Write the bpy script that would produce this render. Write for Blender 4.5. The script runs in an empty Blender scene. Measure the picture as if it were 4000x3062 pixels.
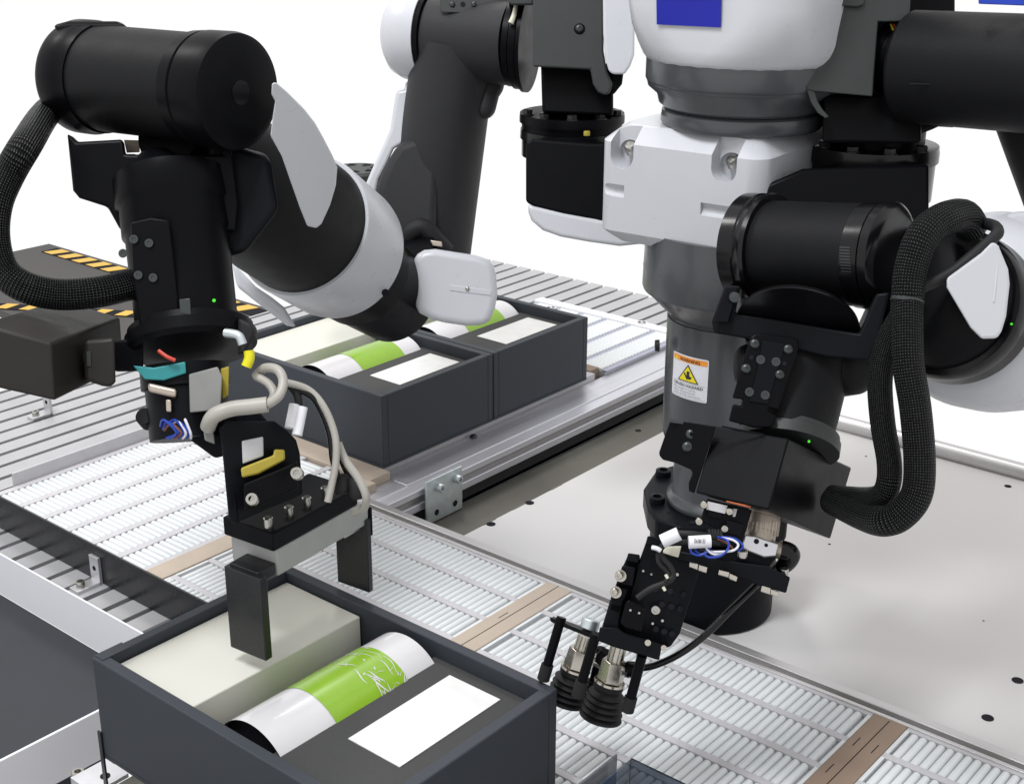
import bpy, bmesh, math, random
from mathutils import Vector, Matrix
from math import radians, sin, cos, pi
random.seed(7)
scene = bpy.context.scene
# ------------------------------------------------------------------ camera
F, PITCH, ROLL, YAW, CH = 5295.5, radians(20.87), radians(-0.197), radians(-39.846), 0.7155
fw = Vector((cos(PITCH)*sin(YAW), cos(PITCH)*cos(YAW), -sin(PITCH)))
r0 = Vector((cos(YAW), -sin(YAW), 0)); d0 = fw.cross(r0)
rt = r0*cos(ROLL)+d0*sin(ROLL); dn = d0*cos(ROLL)-r0*sin(ROLL)
CAM = Vector((0, 0, CH))
cam = bpy.data.objects.new('camera', bpy.data.cameras.new('camera'))
scene.collection.objects.link(cam); scene.camera = cam
cam.data.sensor_fit = 'HORIZONTAL'; cam.data.sensor_width = 36; cam.data.lens = F/4000*36
cam.data.clip_start = .02; cam.data.clip_end = 60
cam.matrix_world = Matrix(((rt.x, -dn.x, -fw.x, 0), (rt.y, -dn.y, -fw.y, 0), (rt.z, -dn.z, -fw.z, CH), (0, 0, 0, 1)))
# ------------------------------------------------------------------ world and lamps
w = bpy.data.worlds.new('World'); scene.world = w; w.use_nodes = True
w.node_tree.nodes['Background'].inputs[0].default_value = (1, 1, 1, 1)
w.node_tree.nodes['Background'].inputs[1].default_value = 1.02
scene.view_settings.view_transform = 'Standard'; scene.view_settings.look = 'None'
scene.view_settings.exposure = 0; scene.view_settings.gamma = 1
def lamp(name, loc, target, size, sy, power, col):
    L = bpy.data.lights.new(name, 'AREA'); L.shape = 'RECTANGLE'; L.size = size; L.size_y = sy; L.energy = power; L.color = col
    o = bpy.data.objects.new(name, L); scene.collection.objects.link(o); o.location = loc
    o.rotation_euler = (Vector(target)-Vector(loc)).to_track_quat('-Z', 'Y').to_euler()
lamp('ceiling_lamp', (-1.9, 1.9, 2.5), (-.8, 1.1, 0), .35, .8, 26, (1, .97, .94))
lamp('ceiling_lamp', (-.75, -.15, 2.6), (-.7, 1.1, 0), .4, .75, 52, (.95, .97, 1))
lamp('ceiling_lamp', (-2.6, .2, 2.4), (-.9, .9, 0), .4, .4, 16, (1, .98, .95))

# ------------------------------------------------------------------ helpers
def Z(px, py, z):
    d = rt*((px-2000)/F)+dn*((py-1531)/F)+fw
    return CAM+d*((z-CH)/d.z)
def PX(px, py, x):
    d = rt*((px-2000)/F)+dn*((py-1531)/F)+fw
    return CAM+d*(x/d.x)
def D(px, py, d): return CAM+(rt*((px-2000)/F)+dn*((py-1531)/F)+fw)*d
COL = scene.collection
def frame(d, up=Vector((0, 0, 1))):
    d = Vector(d).normalized()
    x = up.cross(d)
    if x.length < 1e-4: x = Vector((1, 0, 0)).cross(d)
    x.normalize(); return Matrix((x, d.cross(x), d)).transposed()
class MB:
    def __init__(s): s.v = []; s.f = []
    def add(s, v, f): b = len(s.v); s.v += [Vector(p) for p in v]; s.f += [tuple(i+b for i in q) for q in f]; return s
    def box(s, c, h, R=None):
        c = Vector(c); R = R or Matrix.Identity(3)
        v = [c+R@Vector((a*h[0], b*h[1], e*h[2])) for a in (-1, 1) for b in (-1, 1) for e in (-1, 1)]
        return s.add(v, [(0, 1, 3, 2), (4, 6, 7, 5), (0, 4, 5, 1), (2, 3, 7, 6), (0, 2, 6, 4), (1, 5, 7, 3)])
    def bx(s, x0, x1, y0, y1, z0, z1): return s.box(((x0+x1)/2, (y0+y1)/2, (z0+z1)/2), (abs(x1-x0)/2, abs(y1-y0)/2, abs(z1-z0)/2))
    def lathe(s, p, d, prof, seg=48, up=Vector((0, 0, 1)), arc=None):
        p = Vector(p); R = frame(d, up); v = []; f = []; n = len(prof)
        for t, r in prof:
            for k in range(seg):
                a = 2*pi*k/seg; v.append(p+R@Vector((r*cos(a), r*sin(a), t)))
        for i in range(n-1):
            for k in range(seg):
                k2 = (k+1) % seg; f.append((i*seg+k, i*seg+k2, (i+1)*seg+k2, (i+1)*seg+k))
        f.append(tuple(reversed(range(seg)))); f.append(tuple((n-1)*seg+k for k in range(seg)))
        return s.add(v, f)
    def cyl(s, a, b, r0, r1=None, seg=32):
        a = Vector(a); b = Vector(b); r1 = r0 if r1 is None else r1
        return s.lathe(a, b-a, [(0, r0), ((b-a).length, r1)], seg)
    def prism(s, pts, ext):
        ext = Vector(ext); n = len(pts); v = [Vector(p) for p in pts]+[Vector(p)+ext for p in pts]
        return s.add(v, [tuple(range(n)), tuple(reversed(range(n, 2*n)))]+[(k, n+k, n+(k+1) % n, (k+1) % n) for k in range(n)])
    def slab(s, px, d, th, tilt=(0, 0), ext=None):
        # outline standing at distance d (m), real thickness th away from the camera; tilt = change of distance per 1000 px
        c = (sum(p[0] for p in px)/len(px), sum(p[1] for p in px)/len(px))
        pts = [D(x, y, d+tilt[0]*(x-c[0])/1000+tilt[1]*(y-c[1])/1000) for x, y in px]
        e = (ext if ext else (D(c[0], c[1], 1)-CAM).normalized())
        return s.prism(pts, Vector(e).normalized()*th)
    def tube(s, pts, r, seg=12, sub=6, uv=False):
        P = spline([Vector(p) for p in pts], sub); n = len(P); v = []; f = []; up = None; s.t = []
        for i, p in enumerate(P):
            t = (P[min(i+1, n-1)]-P[max(i-1, 0)]).normalized()
            if up is None: up = t.orthogonal().normalized()
            up = (up-t*up.dot(t)).normalized(); q = t.cross(up)
            rr = r(i/(n-1)) if callable(r) else r
            for k in range(seg): a = 2*pi*k/seg; v.append(p+(up*cos(a)+q*sin(a))*rr)
        for i in range(n-1):
            for k in range(seg): k2 = (k+1) % seg; f.append((i*seg+k, i*seg+k2, (i+1)*seg+k2, (i+1)*seg+k))
        f.append(tuple(reversed(range(seg)))); f.append(tuple((n-1)*seg+k for k in range(seg)))
        return s.add(v, f)
    def build(s, name, mat, parent=None, bevel=0, seg=2, angle=35, sub=0):
        o0 = Vector(parent['o']) if parent else Vector((0, 0, 0))
        me = bpy.data.meshes.new(name); me.from_pydata([v-o0 for v in s.v], [], s.f)
        bm = bmesh.new(); bm.from_mesh(me); bmesh.ops.recalc_face_normals(bm, faces=bm.faces); bm.to_mesh(me); bm.free()
        me.materials.append(M[mat]); me.polygons.foreach_set('use_smooth', [True]*len(me.polygons))
        me.set_sharp_from_angle(angle=radians(angle))
        o = bpy.data.objects.new(name, me); COL.objects.link(o)
        o['o'] = tuple(o0)
        if parent: o.parent = parent
        if bevel:
            m = o.modifiers.new('bevel', 'BEVEL'); m.width = bevel; m.segments = seg; m.limit_method = 'ANGLE'; m.angle_limit = radians(angle); m.harden_normals = False
            n_ = o.modifiers.new('normals', 'WEIGHTED_NORMAL'); n_.keep_sharp = True; n_.weight = 90
        if sub:
            m = o.modifiers.new('sub', 'SUBSURF'); m.levels = m.render_levels = sub
        return o
def spline(P, sub):
    if len(P) < 3 or sub < 2: return P
    out = []
    for i in range(len(P)-1):
        a, b, c, d = P[max(i-1, 0)], P[i], P[i+1], P[min(i+2, len(P)-1)]
        for k in range(sub):
            t = k/sub
            out.append(.5*((2*b)+(c-a)*t+(2*a-5*b+4*c-d)*t*t+(3*b-a-3*c+d)*t**3))
    out.append(P[-1]); return out
def tag(o, label=None, cat=None, group=None, kind=None):
    if label: o['label'] = label
    if cat: o['category'] = cat
    if group: o['group'] = group
    if kind: o['kind'] = kind
    return o
def thing(name, label, cat, loc, group=None):
    o = bpy.data.objects.new(name, None); COL.objects.link(o); o.location = loc; o['o'] = tuple(loc); o.empty_display_size = .02
    return tag(o, label, cat, group)
SH = {}
def shared(key, mat, fn):
    if (key, mat) not in SH:
        b = MB(); fn(b); me = bpy.data.meshes.new(key); me.from_pydata(b.v, [], b.f)
        bm = bmesh.new(); bm.from_mesh(me); bmesh.ops.recalc_face_normals(bm, faces=bm.faces); bm.to_mesh(me); bm.free()
        me.materials.append(M[mat]); me.polygons.foreach_set('use_smooth', [True]*len(me.polygons)); me.set_sharp_from_angle(angle=radians(40)); SH[(key, mat)] = me
    return SH[(key, mat)]
def place(name, me, parent, loc, R=None, scale=1):
    o = bpy.data.objects.new(name, me); COL.objects.link(o)
    o0 = Vector(parent['o']) if parent else Vector((0, 0, 0))
    if parent: o.parent = parent
    m = (R.to_4x4() if R else Matrix.Identity(4)) @ Matrix.Scale(scale, 4); m.translation = Vector(loc)-o0
    o.matrix_local = m; o['o'] = tuple(o0); return o
def socket_mesh(b):     # socket-head screw, radius 1, standing along +Z
    seg = 20; R = [(0, 1), (1.2, 1), (1.35, .88), (1.35, .52)]
    v = []; f = []
    prof = [(0, 1.), (1.2, 1.), (1.35, .88), (1.35, .5), (.6, .5), (.55, .0001)]
    b.lathe((0, 0, 0), (0, 0, 1), prof, 18)
def pan_mesh(b): b.lathe((0, 0, 0), (0, 0, 1), [(0, 1.), (.25, 1.), (.55, .8), (.68, .45), (.68, .36), (.4, .3), (.4, .001)], 18)
def flat_mesh(b): b.lathe((0, 0, 0), (0, 0, 1), [(0, 1.), (.12, .95), (.12, .42), (-.1, .3), (-.1, .001)], 18)
def hexbolt_mesh(b): b.lathe((0, 0, 0), (0, 0, 1), [(0, 1.1), (.15, 1.1)], 20); b.lathe((0, 0, .15), (0, 0, 1), [(0, .9), (.65, .9), (.75, .75)], 6)
SC = dict(socket=socket_mesh, pan=pan_mesh, flat=flat_mesh, hexbolt=hexbolt_mesh)
def screw(parent, kind, p, d, r, mat='steel', name=None):
    return place(name or {'socket': 'socket_screw', 'pan': 'pan_screw', 'flat': 'countersunk_screw', 'hexbolt': 'hex_bolt'}[kind], shared(kind, mat, SC[kind]), parent, p, frame(d), r)

# ------------------------------------------------------------------ materials
M = {}
def mat(name, col, rough=.5, metal=0, spec=.4, nscale=60, ncol=.06, nrough=.08, bump=0, bscale=900, coat=0, trans=0, alpha=1, emit=None, tint=None, big=0):
    m = bpy.data.materials.new(name); m.use_nodes = True; nt = m.node_tree; N = nt.nodes; L = nt.links; b = N['Principled BSDF']
    b.inputs['Roughness'].default_value = rough; b.inputs['Metallic'].default_value = metal; b.inputs['Specular IOR Level'].default_value = spec
    b.inputs['Coat Weight'].default_value = coat; b.inputs['Coat Roughness'].default_value = .12
    b.inputs['Transmission Weight'].default_value = trans; b.inputs['Alpha'].default_value = alpha
    tc = N.new('ShaderNodeTexCoord'); n = N.new('ShaderNodeTexNoise'); n.inputs['Scale'].default_value = nscale; n.inputs['Detail'].default_value = 5
    L.new(tc.outputs['Object'], n.inputs['Vector'])
    mx = N.new('ShaderNodeMix'); mx.data_type = 'RGBA'
    lo = [max(c*(1-ncol*2), 0) for c in col]; hi = [min(c*(1+ncol*2), 1) for c in col]
    if tint: lo = list(tint)
    mx.inputs['A'].default_value = (*lo, 1); mx.inputs['B'].default_value = (*hi, 1)
    L.new(n.outputs['Fac'], mx.inputs['Factor']); out = mx.outputs['Result']
    if big:
        n3 = N.new('ShaderNodeTexNoise'); n3.inputs['Scale'].default_value = 7; n3.inputs['Detail'].default_value = 3; L.new(tc.outputs['Object'], n3.inputs['Vector'])
        mr3 = N.new('ShaderNodeMapRange'); mr3.inputs['To Min'].default_value = 1-big; mr3.inputs['To Max'].default_value = 1+big; L.new(n3.outputs['Fac'], mr3.inputs['Value'])
        v = N.new('ShaderNodeVectorMath'); v.operation = 'SCALE'; L.new(out, v.inputs[0]); L.new(mr3.outputs[0], v.inputs['Scale']); out = v.outputs[0]
    L.new(out, b.inputs['Base Color'])
    mr = N.new('ShaderNodeMapRange'); mr.inputs['To Min'].default_value = max(rough-nrough, .03); mr.inputs['To Max'].default_value = min(rough+nrough, 1)
    L.new(n.outputs['Fac'], mr.inputs['Value']); L.new(mr.outputs[0], b.inputs['Roughness'])
    if bump:
        n2 = N.new('ShaderNodeTexNoise'); n2.inputs['Scale'].default_value = bscale; n2.inputs['Detail'].default_value = 2; L.new(tc.outputs['Object'], n2.inputs['Vector'])
        bp = N.new('ShaderNodeBump'); bp.inputs['Strength'].default_value = bump; bp.inputs['Distance'].default_value = .0006
        L.new(n2.outputs['Fac'], bp.inputs['Height']); L.new(bp.outputs[0], b.inputs['Normal'])
    if emit: b.inputs['Emission Color'].default_value = (*emit, 1); b.inputs['Emission Strength'].default_value = 2.5
    M[name] = m; return m
mat('white_shell', (.46, .468, .495), .3, spec=.45, bump=.04, bscale=900, ncol=.01)
mat('black_cast_lit', (.021, .021, .023), .55, spec=.2, bump=.4, bscale=900)  # lighter copy of black_cast, stronger light on the far arm painted in
mat('dull_grey', (.2, .2, .19), .5, bump=.2, bscale=300)
mat('jaw_grey', (.30, .305, .30), .4)
mat('divider_shade', (.3, .31, .38), .5)  # darker, cooler lane_strip, shade in the far divider grooves painted in
mat('grey_paint', (.058, .061, .066), .3, spec=.4, coat=.2, ncol=.02, big=.03)
mat('grey_housing', (.027, .029, .029), .5, spec=.3, bump=.15)
mat('black_cast', (.006, .0062, .007), .52, spec=.12, bump=.3, bscale=1100)
mat('black_satin', (.0025, .0026, .0035), .38, spec=.08)
mat('black_gloss', (.004, .004, .005), .2, spec=.28)
mat('black_anodised', (.004, .0044, .006), .42, spec=.09, bump=.1)
mat('black_rubber', (.012, .012, .013), .6, spec=.25)
mat('steel', (.42, .41, .38), .24, metal=1, nscale=400)
mat('zinc', (.55, .6, .62), .42, metal=.85, nscale=120, ncol=.12, big=.06)
mat('nickel', (.48, .45, .40), .25, metal=1, nscale=300)
mat('dark_screw', (.05, .055, .055), .3, metal=.6)
mat('bolt_black', (.012, .012, .013), .3, spec=.4)
mat('aluminium', (.6, .6, .62), .36, metal=.75, nscale=40, ncol=.05, big=.08)
mat('aluminium_dark', (.3, .29, .28), .4, metal=.6, nscale=40)
mat('slat_metal', (.40, .40, .41), .42, metal=.3, nscale=18, ncol=.08, big=.1)
mat('slat_gap', (.06, .065, .07), .6)
mat('lane_strip', (.44, .43, .445), .45, spec=.35)
mat('lane_pan', (.45, .45, .47), .6)
mat('roller_white', (.58, .60, .61), .38, spec=.4, nscale=25, ncol=.03, big=.05)
mat('wood', (.40, .335, .275), .65, spec=.25, nscale=30, ncol=.05, bump=.1)
mat('wood_dark', (.24, .175, .13), .6, spec=.25, nscale=30, ncol=.06)
mat('box_board', (.033, .038, .047), .62, spec=.3, nscale=500, ncol=.08, bump=.25, bscale=1500)
mat('insert_board', (.05, .05, .05), .75, spec=.2, nscale=700, ncol=.1, bump=.3, bscale=1800)
mat('cream', (.56, .555, .495), .5, nscale=9, ncol=.02, big=.05)
mat('card', (.62, .62, .61), .6)
mat('wrap_white', (.55, .54, .55), .22, coat=.4, nscale=14, ncol=.03)
mat('panel_white', (.49, .478, .475), .5, spec=.15, nscale=10, ncol=.01, nrough=.03)
mat('white_plate', (.74, .74, .78), .5, spec=.3, ncol=.006, nrough=.02)
mat('guard_black', (.013, .0135, .015), .28, spec=.35)
mat('tray_dark', (.026, .029, .035), .6, spec=.3, nscale=15, ncol=.1, big=.12, bump=.1)
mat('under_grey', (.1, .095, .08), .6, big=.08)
mat('hole', (.012, .012, .016), .8, spec=.1)
mat('mat_dark', (.05, .046, .043), .6, nscale=12, big=.15)
mat('yellow', (.6, .36, .05), .5)
mat('tag_white', (.62, .62, .65), .45)
mat('ivory', (.6, .58, .47), .4)
mat('wire_blue', (.012, .04, .3), .35)
mat('wire_white', (.6, .6, .66), .35)
mat('wire_brown', (.16, .06, .03), .4)
mat('blue', (.008, .012, .26), .4, spec=.3)
mat('blue_panel', (.004, .03, .32), .5)
mat('navy_floor', (.012, .022, .05), .2)
mat('cable_beige', (.33, .315, .285), .45)
mat('yellow_part', (.34, .27, .03), .45)
mat('yellow_tube', (.6, .55, .01), .35)
mat('teal', (.02, .2, .21), .4)
mat('red_bit', (.45, .04, .02), .4)
mat('led_green', (.02, .3, .01), .4, emit=(.02, .22, .005))
mat('orange_print', (.75, .27, .03), .5)
mat('yellow_print', (.68, .58, .01), .5)
mat('black_print', (.02, .018, .03), .5)
mat('grey_print', (.22, .22, .26), .5)
mat('sticker', (.62, .62, .65), .35)
mat('brown_cover', (.012, .010, .008), .5, spec=.3)
mat('copper', (.35, .09, .03), .4)
mat('tan_metal', (.42, .36, .3), .35, metal=.5)
mat('smoky_plastic', (.16, .16, .19), .1, spec=.5, alpha=.72)
def clear():
    m = mat('clear_plastic', (.05, .08, .13), .06, spec=.6, alpha=.6)
    return m
clear()
# braided sleeve: stitch rows, glints painted into the colour along UV-like object bands
def braid():
    m = mat('braid', (.008, .008, .009), .4, spec=.12); nt = m.node_tree; N = nt.nodes; L = nt.links; b = N['Principled BSDF']
    uv = N.new('ShaderNodeUVMap'); uv.uv_map = 'UVMap'
    sep = N.new('ShaderNodeSeparateXYZ'); L.new(uv.outputs[0], sep.inputs[0])
    def mth(op, a, c=None):
        n = N.new('ShaderNodeMath'); n.operation = op
        for i, q in enumerate((a, c)):
            if q is None: continue
            if isinstance(q, (int, float)): n.inputs[i].default_value = q
            else: L.new(q, n.inputs[i])
        return n.outputs[0]
    a = mth('SINE', mth('MULTIPLY', mth('ADD', sep.outputs[0], sep.outputs[1]), 2*pi*18))
    c = mth('SINE', mth('MULTIPLY', mth('SUBTRACT', sep.outputs[0], sep.outputs[1]), 2*pi*18))
    h = mth('MULTIPLY', a, c)
    bp = N.new('ShaderNodeBump'); bp.inputs['Strength'].default_value = 1; bp.inputs['Distance'].default_value = .0012
    L.new(h, bp.inputs['Height']); L.new(bp.outputs[0], b.inputs['Normal'])
    r = N.new('ShaderNodeMapRange'); r.inputs['From Min'].default_value = .55; r.inputs['From Max'].default_value = 1; r.inputs['To Min'].default_value = .0; r.inputs['To Max'].default_value = 1
    L.new(h, r.inputs['Value'])
    n = N.new('ShaderNodeTexNoise'); n.inputs['Scale'].default_value = 500; tc = N.new('ShaderNodeTexCoord'); L.new(tc.outputs['Object'], n.inputs['Vector'])
    mm = mth('MULTIPLY', r.outputs[0], mth('POWER', n.outputs['Fac'], 1.5))
    mx = N.new('ShaderNodeMix'); mx.data_type = 'RGBA'; mx.inputs['A'].default_value = (.003, .003, .0035, 1); mx.inputs['B'].default_value = (.24, .26, .25, 1)
    L.new(mm, mx.inputs['Factor']); L.new(mx.outputs['Result'], b.inputs['Base Color'])
braid()
def brushed(name, col, rough, axis):   # fine streaks along one axis
    m = mat(name, col, rough, metal=.7); nt = m.node_tree; N = nt.nodes; L = nt.links
    n = [q for q in N if q.type == 'TEX_NOISE'][0]; mp = N.new('ShaderNodeMapping'); sc = [240, 240, 240]; sc[axis] = 3; mp.inputs['Scale'].default_value = sc
    tc = [q for q in N if q.type == 'TEX_COORD'][0]; L.new(tc.outputs['Object'], mp.inputs['Vector']); L.new(mp.outputs[0], n.inputs['Vector']); n.inputs['Scale'].default_value = 1
brushed('rail_x', (.5, .49, .49), .34, 0); brushed('rail_y', (.62, .62, .67), .38, 1)
def green_band():
    m = mat('green_wrap', (.20, .36, .02), .25, coat=.4, nscale=20, ncol=.1, big=.1)
green_band()

# ------------------------------------------------------------------ setting: slatted table, panels
BZ = -.045
base = MB().bx(-1.887, -1.092, .716, 2.105, BZ-.03, BZ-.012).build('table_base', 'slat_gap'); tag(base, kind='structure')
bed = thing('slatted_table', 'grey metal table of long parallel slats under the white roller lanes', 'table', (-1.45, 1.35, BZ-.03))
pitch = .0368; x = -1.886; n = 0
sm = shared('slat', 'slat_metal', lambda b: b.prism([(-.0142, -.694, 0), (.0142, -.694, 0), (.0142, -.694, -.012), (-.0142, -.694, -.012)], (0, 1.388, 0)))
while x+pitch < -1.088:
    place('slat', sm, bed, (x+pitch/2, 1.41, BZ+random.uniform(-.0002, .0002))); x += pitch
MB().bx(-1.892, -1.8875, .716, 2.105, BZ-.03, BZ+.001).build('edge_strip', 'aluminium', bed)
# white work panel and its tube
pan = MB(); pan.bx(-.962, 1.6, 1.046, 1.655, -.030, -.012)
panel = pan.build('work_panel', 'panel_white', None, bevel=.001)
tag(panel, 'large glossy white panel with round holes that the robot stands on', 'panel')
hm = shared('hole', 'hole', lambda b: b.lathe((0, 0, 0), (0, 0, 1), [(0, 1.), (.08, 1.)], 24))
for px_, py_, r in ((2069, 1964, .0056), (1918, 2047, .0056), (3975, 2657, .0056), (3858, 2803, .0056), (3937, 1899, .0045), (2493, 1682, .0045), (3240, 2125, .0017), (3383, 1782, .0016), (3842, 2424, .0012), (3280, 2120, .0001)):
    if r > .001:
        place('hole', hm, panel, Z(px_, py_, -.012), None, r)
for y0 in (1.10, 1.155, 1.23):
    slit = MB(); slit.bx(-.9635, -.9605, y0, y0+.022, -.02, -.0116); slit.build('edge_notch', 'under_grey', panel)
tube = MB().cyl((-.95, 1.655, -.004), (1.6, 1.655, -.004), .0115, seg=24).build('edge_tube', 'rail_x'); tag(tube, 'thick round metal tube along the back edge of the white panel', 'tube')
under = MB().bx(-1.0875, -.955, 1.047, 1.84, -.070, -.062).build('lower_shelf', 'under_grey'); tag(under, 'dull brown grey strip deep between the aluminium rail and white panel', 'shelf')
# back mat with hazard tape
matt = MB().bx(-2.66, -1.9, 1.25, 1.585, BZ-.02, BZ-.006).build('floor_mat', 'mat_dark'); tag(matt, 'dark grey mat edged with yellow and black hazard tape', 'mat')
tp = MB().bx(-2.61, -1.9, 1.535, 1.572, BZ-.0059, BZ-.0045).build('tape', 'hole', matt)
st = shared('tape_stripe', 'yellow', lambda b: b.prism([(-.021, -.0185, 0), (.009, -.0185, 0), (.021, .0185, 0), (-.009, .0185, 0)], (0, 0, .0006)))
for k in range(13): place('tape_stripe', st, matt, (-2.58+k*.052, 1.5535, BZ-.0044))
Rt = Matrix.Rotation(.52, 3, 'Z')
tp2 = MB().box((-2.2, 1.33, BZ-.005), (.16, .016, .0006), Rt).build('tape', 'hole', matt)
for k in range(6): place('tape_stripe', st, matt, Vector((-2.2, 1.33, BZ-.0042))+Rt@Vector((-.12+k*.048, 0, 0)), Rt, .8)

# ------------------------------------------------------------------ roller lanes
RP = .00831
rm_y = shared('roller', 'roller_white', lambda b: b.lathe((0, -.0208, 0), (0, 1, 0), [(0, .0034), (.0004, .0039), (.0010, .0041), (.0406, .0041), (.0412, .0039), (.0416, .0034)], 14))
rm_x = shared('roller_cross', 'roller_white', lambda b: b.lathe((-.0197, 0, 0), (1, 0, 0), [(0, .0034), (.0004, .0039), (.0010, .0041), (.0384, .0041), (.0390, .0039), (.0394, .0034)], 14))
def module_x(x0, x1, lanes, label, y0, y1):
    # lanes run along x, rollers lie along y.  lanes = list of lane centres
    t = thing('roller_lane_module', label, 'roller conveyor', ((x0+x1)/2, (y0+y1)/2, -.03), 'front roller modules')
    MB().bx(x0, x1, y0, y1, -.03, -.0058).build('pan', 'lane_pan', t)
    for xa in (x0, x1-.0035): MB().bx(xa, xa+.0035, y0, y1, -.0057, -.0006).build('end_strip', 'roller_white', t)
    ys = [lanes[0]+.0252]+[c-.0252 for c in lanes]
    for y in ys: MB().bx(x0, x1, y-.0038, y+.0038, -.0057, -.0004).build('lane_divider', 'lane_strip', t, bevel=.0006)
    nr = int((x1-x0-.009)/RP); off = (x1-x0-nr*RP)/2
    for c in lanes:
        for k in range(nr): place('roller', rm_y, t, (x0+off+RP*(k+.5), c, -.0044))
    return t
LF = [.997, .9465, .896, .8455, .795]
m1 = module_x(-1.125, -.8035, LF, 'left of the front roller modules, behind the big dark gift box', .758, 1.0225)
rs_y = shared('short_roller', 'roller_white', lambda b: b.lathe((0, -.0055, 0), (0, 1, 0), [(0, .0036), (.0008, .0041), (.0102, .0041), (.011, .0036)], 14))
for k in range(9): place('roller', rs_y, m1, (-1.1195+RP*k, .7618, -.0044))
LF = LF+[.7445]
module_x(-.7695, -.421, LF, 'roller module under the hanging suction cups, between two tan strips', .722, 1.0225)
module_x(-.3875, -.12, LF, 'roller module in the bottom right corner, beyond the brown strip', .722, 1.0225)
def module_y(y0, y1, lanes, label, x0, x1, div='lane_strip'):
    t = thing('roller_lane_module', label, 'roller conveyor', ((x0+x1)/2, (y0+y1)/2, -.03), 'side roller modules')
    MB().bx(x0, x1, y0, y1, -.03, -.0058).build('pan', 'lane_pan', t)
    xs = [lanes[0]+.0251]+[c-.0251 for c in lanes]
    for x in xs: MB().bx(x-.0048, x+.0048, y0, y1, -.0057, -.0004 if div == 'lane_strip' else -.003).build('lane_divider', div, t, bevel=.0006)
    nr = int((y1-y0-.002)/RP)
    for c in lanes:
        for k in range(nr): place('roller', rm_x, t, (c, y0+.001+RP*(k+.5), -.0044))
    return t
LS = [-1.1835-.0502*k for k in range(6)]
module_y(.758, 1.082, LS, 'wide bed of thin white rollers left of the blurred gripper', -1.462, -1.157)
MB().bx(-1.46, -1.157, 1.121, 1.585, -.03, -.0006).build('lane_cover', 'lane_strip')
tag(bpy.data.objects['lane_cover'], 'pale flat bed hidden beneath the two rear gift boxes', 'conveyor bed')
module_y(1.612, 1.822, LS[:5]+[LS[5]], 'far roller bed beyond the rear gift boxes by the grey column', -1.462, -1.157, 'divider_shade')
# strips
def strip(x0, x1, y0, y1, z0, z1, m, label, name='filler_strip', slot=None):
    o = MB().bx(x0, x1, y0, y1, z0, z1).build(name, m, None, bevel=.0008); tag(o, label, 'strip')
    if slot:
        for s in slot: MB().bx(*s).build('seam', 'hole', o)
    return o
strip(-.8030, -.7700, .748, 1.0255, -.03, .0004, 'wood', 'light tan wooden strip between roller lanes right of the dark gift box', slot=[(-.7876, -.7868, .770, 1.023, .0002, .0006), (-.7935, -.7927, .93, .945, .0002, .0006), (-.7935, -.7927, .85, .865, .0002, .0006)])
strip(-.4205, -.3880, .722, 1.0255, -.03, .0004, 'wood_dark', 'darker brown strip across the roller lanes at bottom right', slot=[(-.4048, -.4040, .770, 1.020, .0002, .0006), (-.4135, -.4127, .965, .98, .0002, .0006), (-.4135, -.4127, .915, .93, .0002, .0006), (-.396, -.3952, .965, .98, .0002, .0006)])
strip(-1.1560, -1.1265, .758, 1.0835, -.03, .0004, 'wood', 'tan strip left of the gripper fingers along the side roller bed')
strip(-1.47, -1.137, 1.0840, 1.1195, -.03, .0004, 'wood', 'tan wooden strip in front of the nearer rear gift box')
strip(-1.47, -1.168, 1.5870, 1.6105, -.03, .0004, 'wood_dark', 'brown block peeking out right of the rear gift boxes')
# far end plate with printed targets
fp = MB().bx(-1.47, -1.15, 1.8235, 1.845, -.03, .0006).build('end_plate', 'white_plate', None, bevel=.0008); tag(fp, 'white end plate with two round target marks on the far roller bed', 'plate')
for px_, py_ in ((2152, 1202), (2507, 1260)):
    p = Z(px_, py_, .001); d = MB().lathe(p, (0, 0, 1), [(0, .0095), (.0006, .0095)], 28).build('target_disc', 'card', fp)
    ring = MB(); ring.lathe(p+Vector((0, 0, .0006)), (0, 0, 1), [(0, .0072), (.0002, .0072)], 28); ring.build('target_ring', 'black_print', d)
    q = MB(); q.lathe(p+Vector((0, 0, .0008)), (0, 0, 1), [(0, .006), (.0002, .006)], 28); q.build('target_inner', 'card', d)
    c = MB()
    for s in (0, pi): c.prism([p+Vector((0, 0, .001))]+[p+Vector((.0055*cos(s+a*.262), .0055*sin(s+a*.262), .001)) for a in range(7)], (0, 0, .0002))
    c.build('target_quarter', 'black_print', d)
# rails
fr = thing('front_rail', 'long brushed metal rail between roller lanes and white panel', 'rail', (-.6, 1.035, -.03))
MB().bx(-1.10, .1, 1.0345, 1.0455, -.03, .0012).build('outer_flange', 'rail_x', fr, bevel=.0006)
MB().bx(-1.10, .1, 1.0275, 1.0342, -.03, -.004).build('groove', 'aluminium_dark', fr)
MB().bx(-1.10, .1, 1.0228, 1.0272, -.03, .0010).build('inner_lip', 'rail_x', fr, bevel=.0005)
sr = thing('side_rail', 'slotted aluminium extrusion running beside the two rear gift boxes', 'rail', (-1.1, 1.5, -.05))
MB().bx(-1.1560, -1.108, 1.1200, 1.84, -.04, -.0105).build('ledge', 'rail_y', sr, bevel=.0006)
MB().bx(-1.136, -1.106, 1.046, 1.1198, -.04, -.0108).build('ledge', 'rail_y', sr, bevel=.0006)
XR = -1.088
for k, (za, zb, m) in enumerate(((-.012, -.021, 'rail_y'), (-.031, -.041, 'rail_y'))):
    MB().bx(-1.1078, XR, 1.05, 1.84, zb, za).build('web', m, sr, bevel=.0008)
MB().bx(-1.1079, XR-.006, 1.05, 1.84, -.0308, -.0212).build('slot', 'aluminium_dark', sr)
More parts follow.
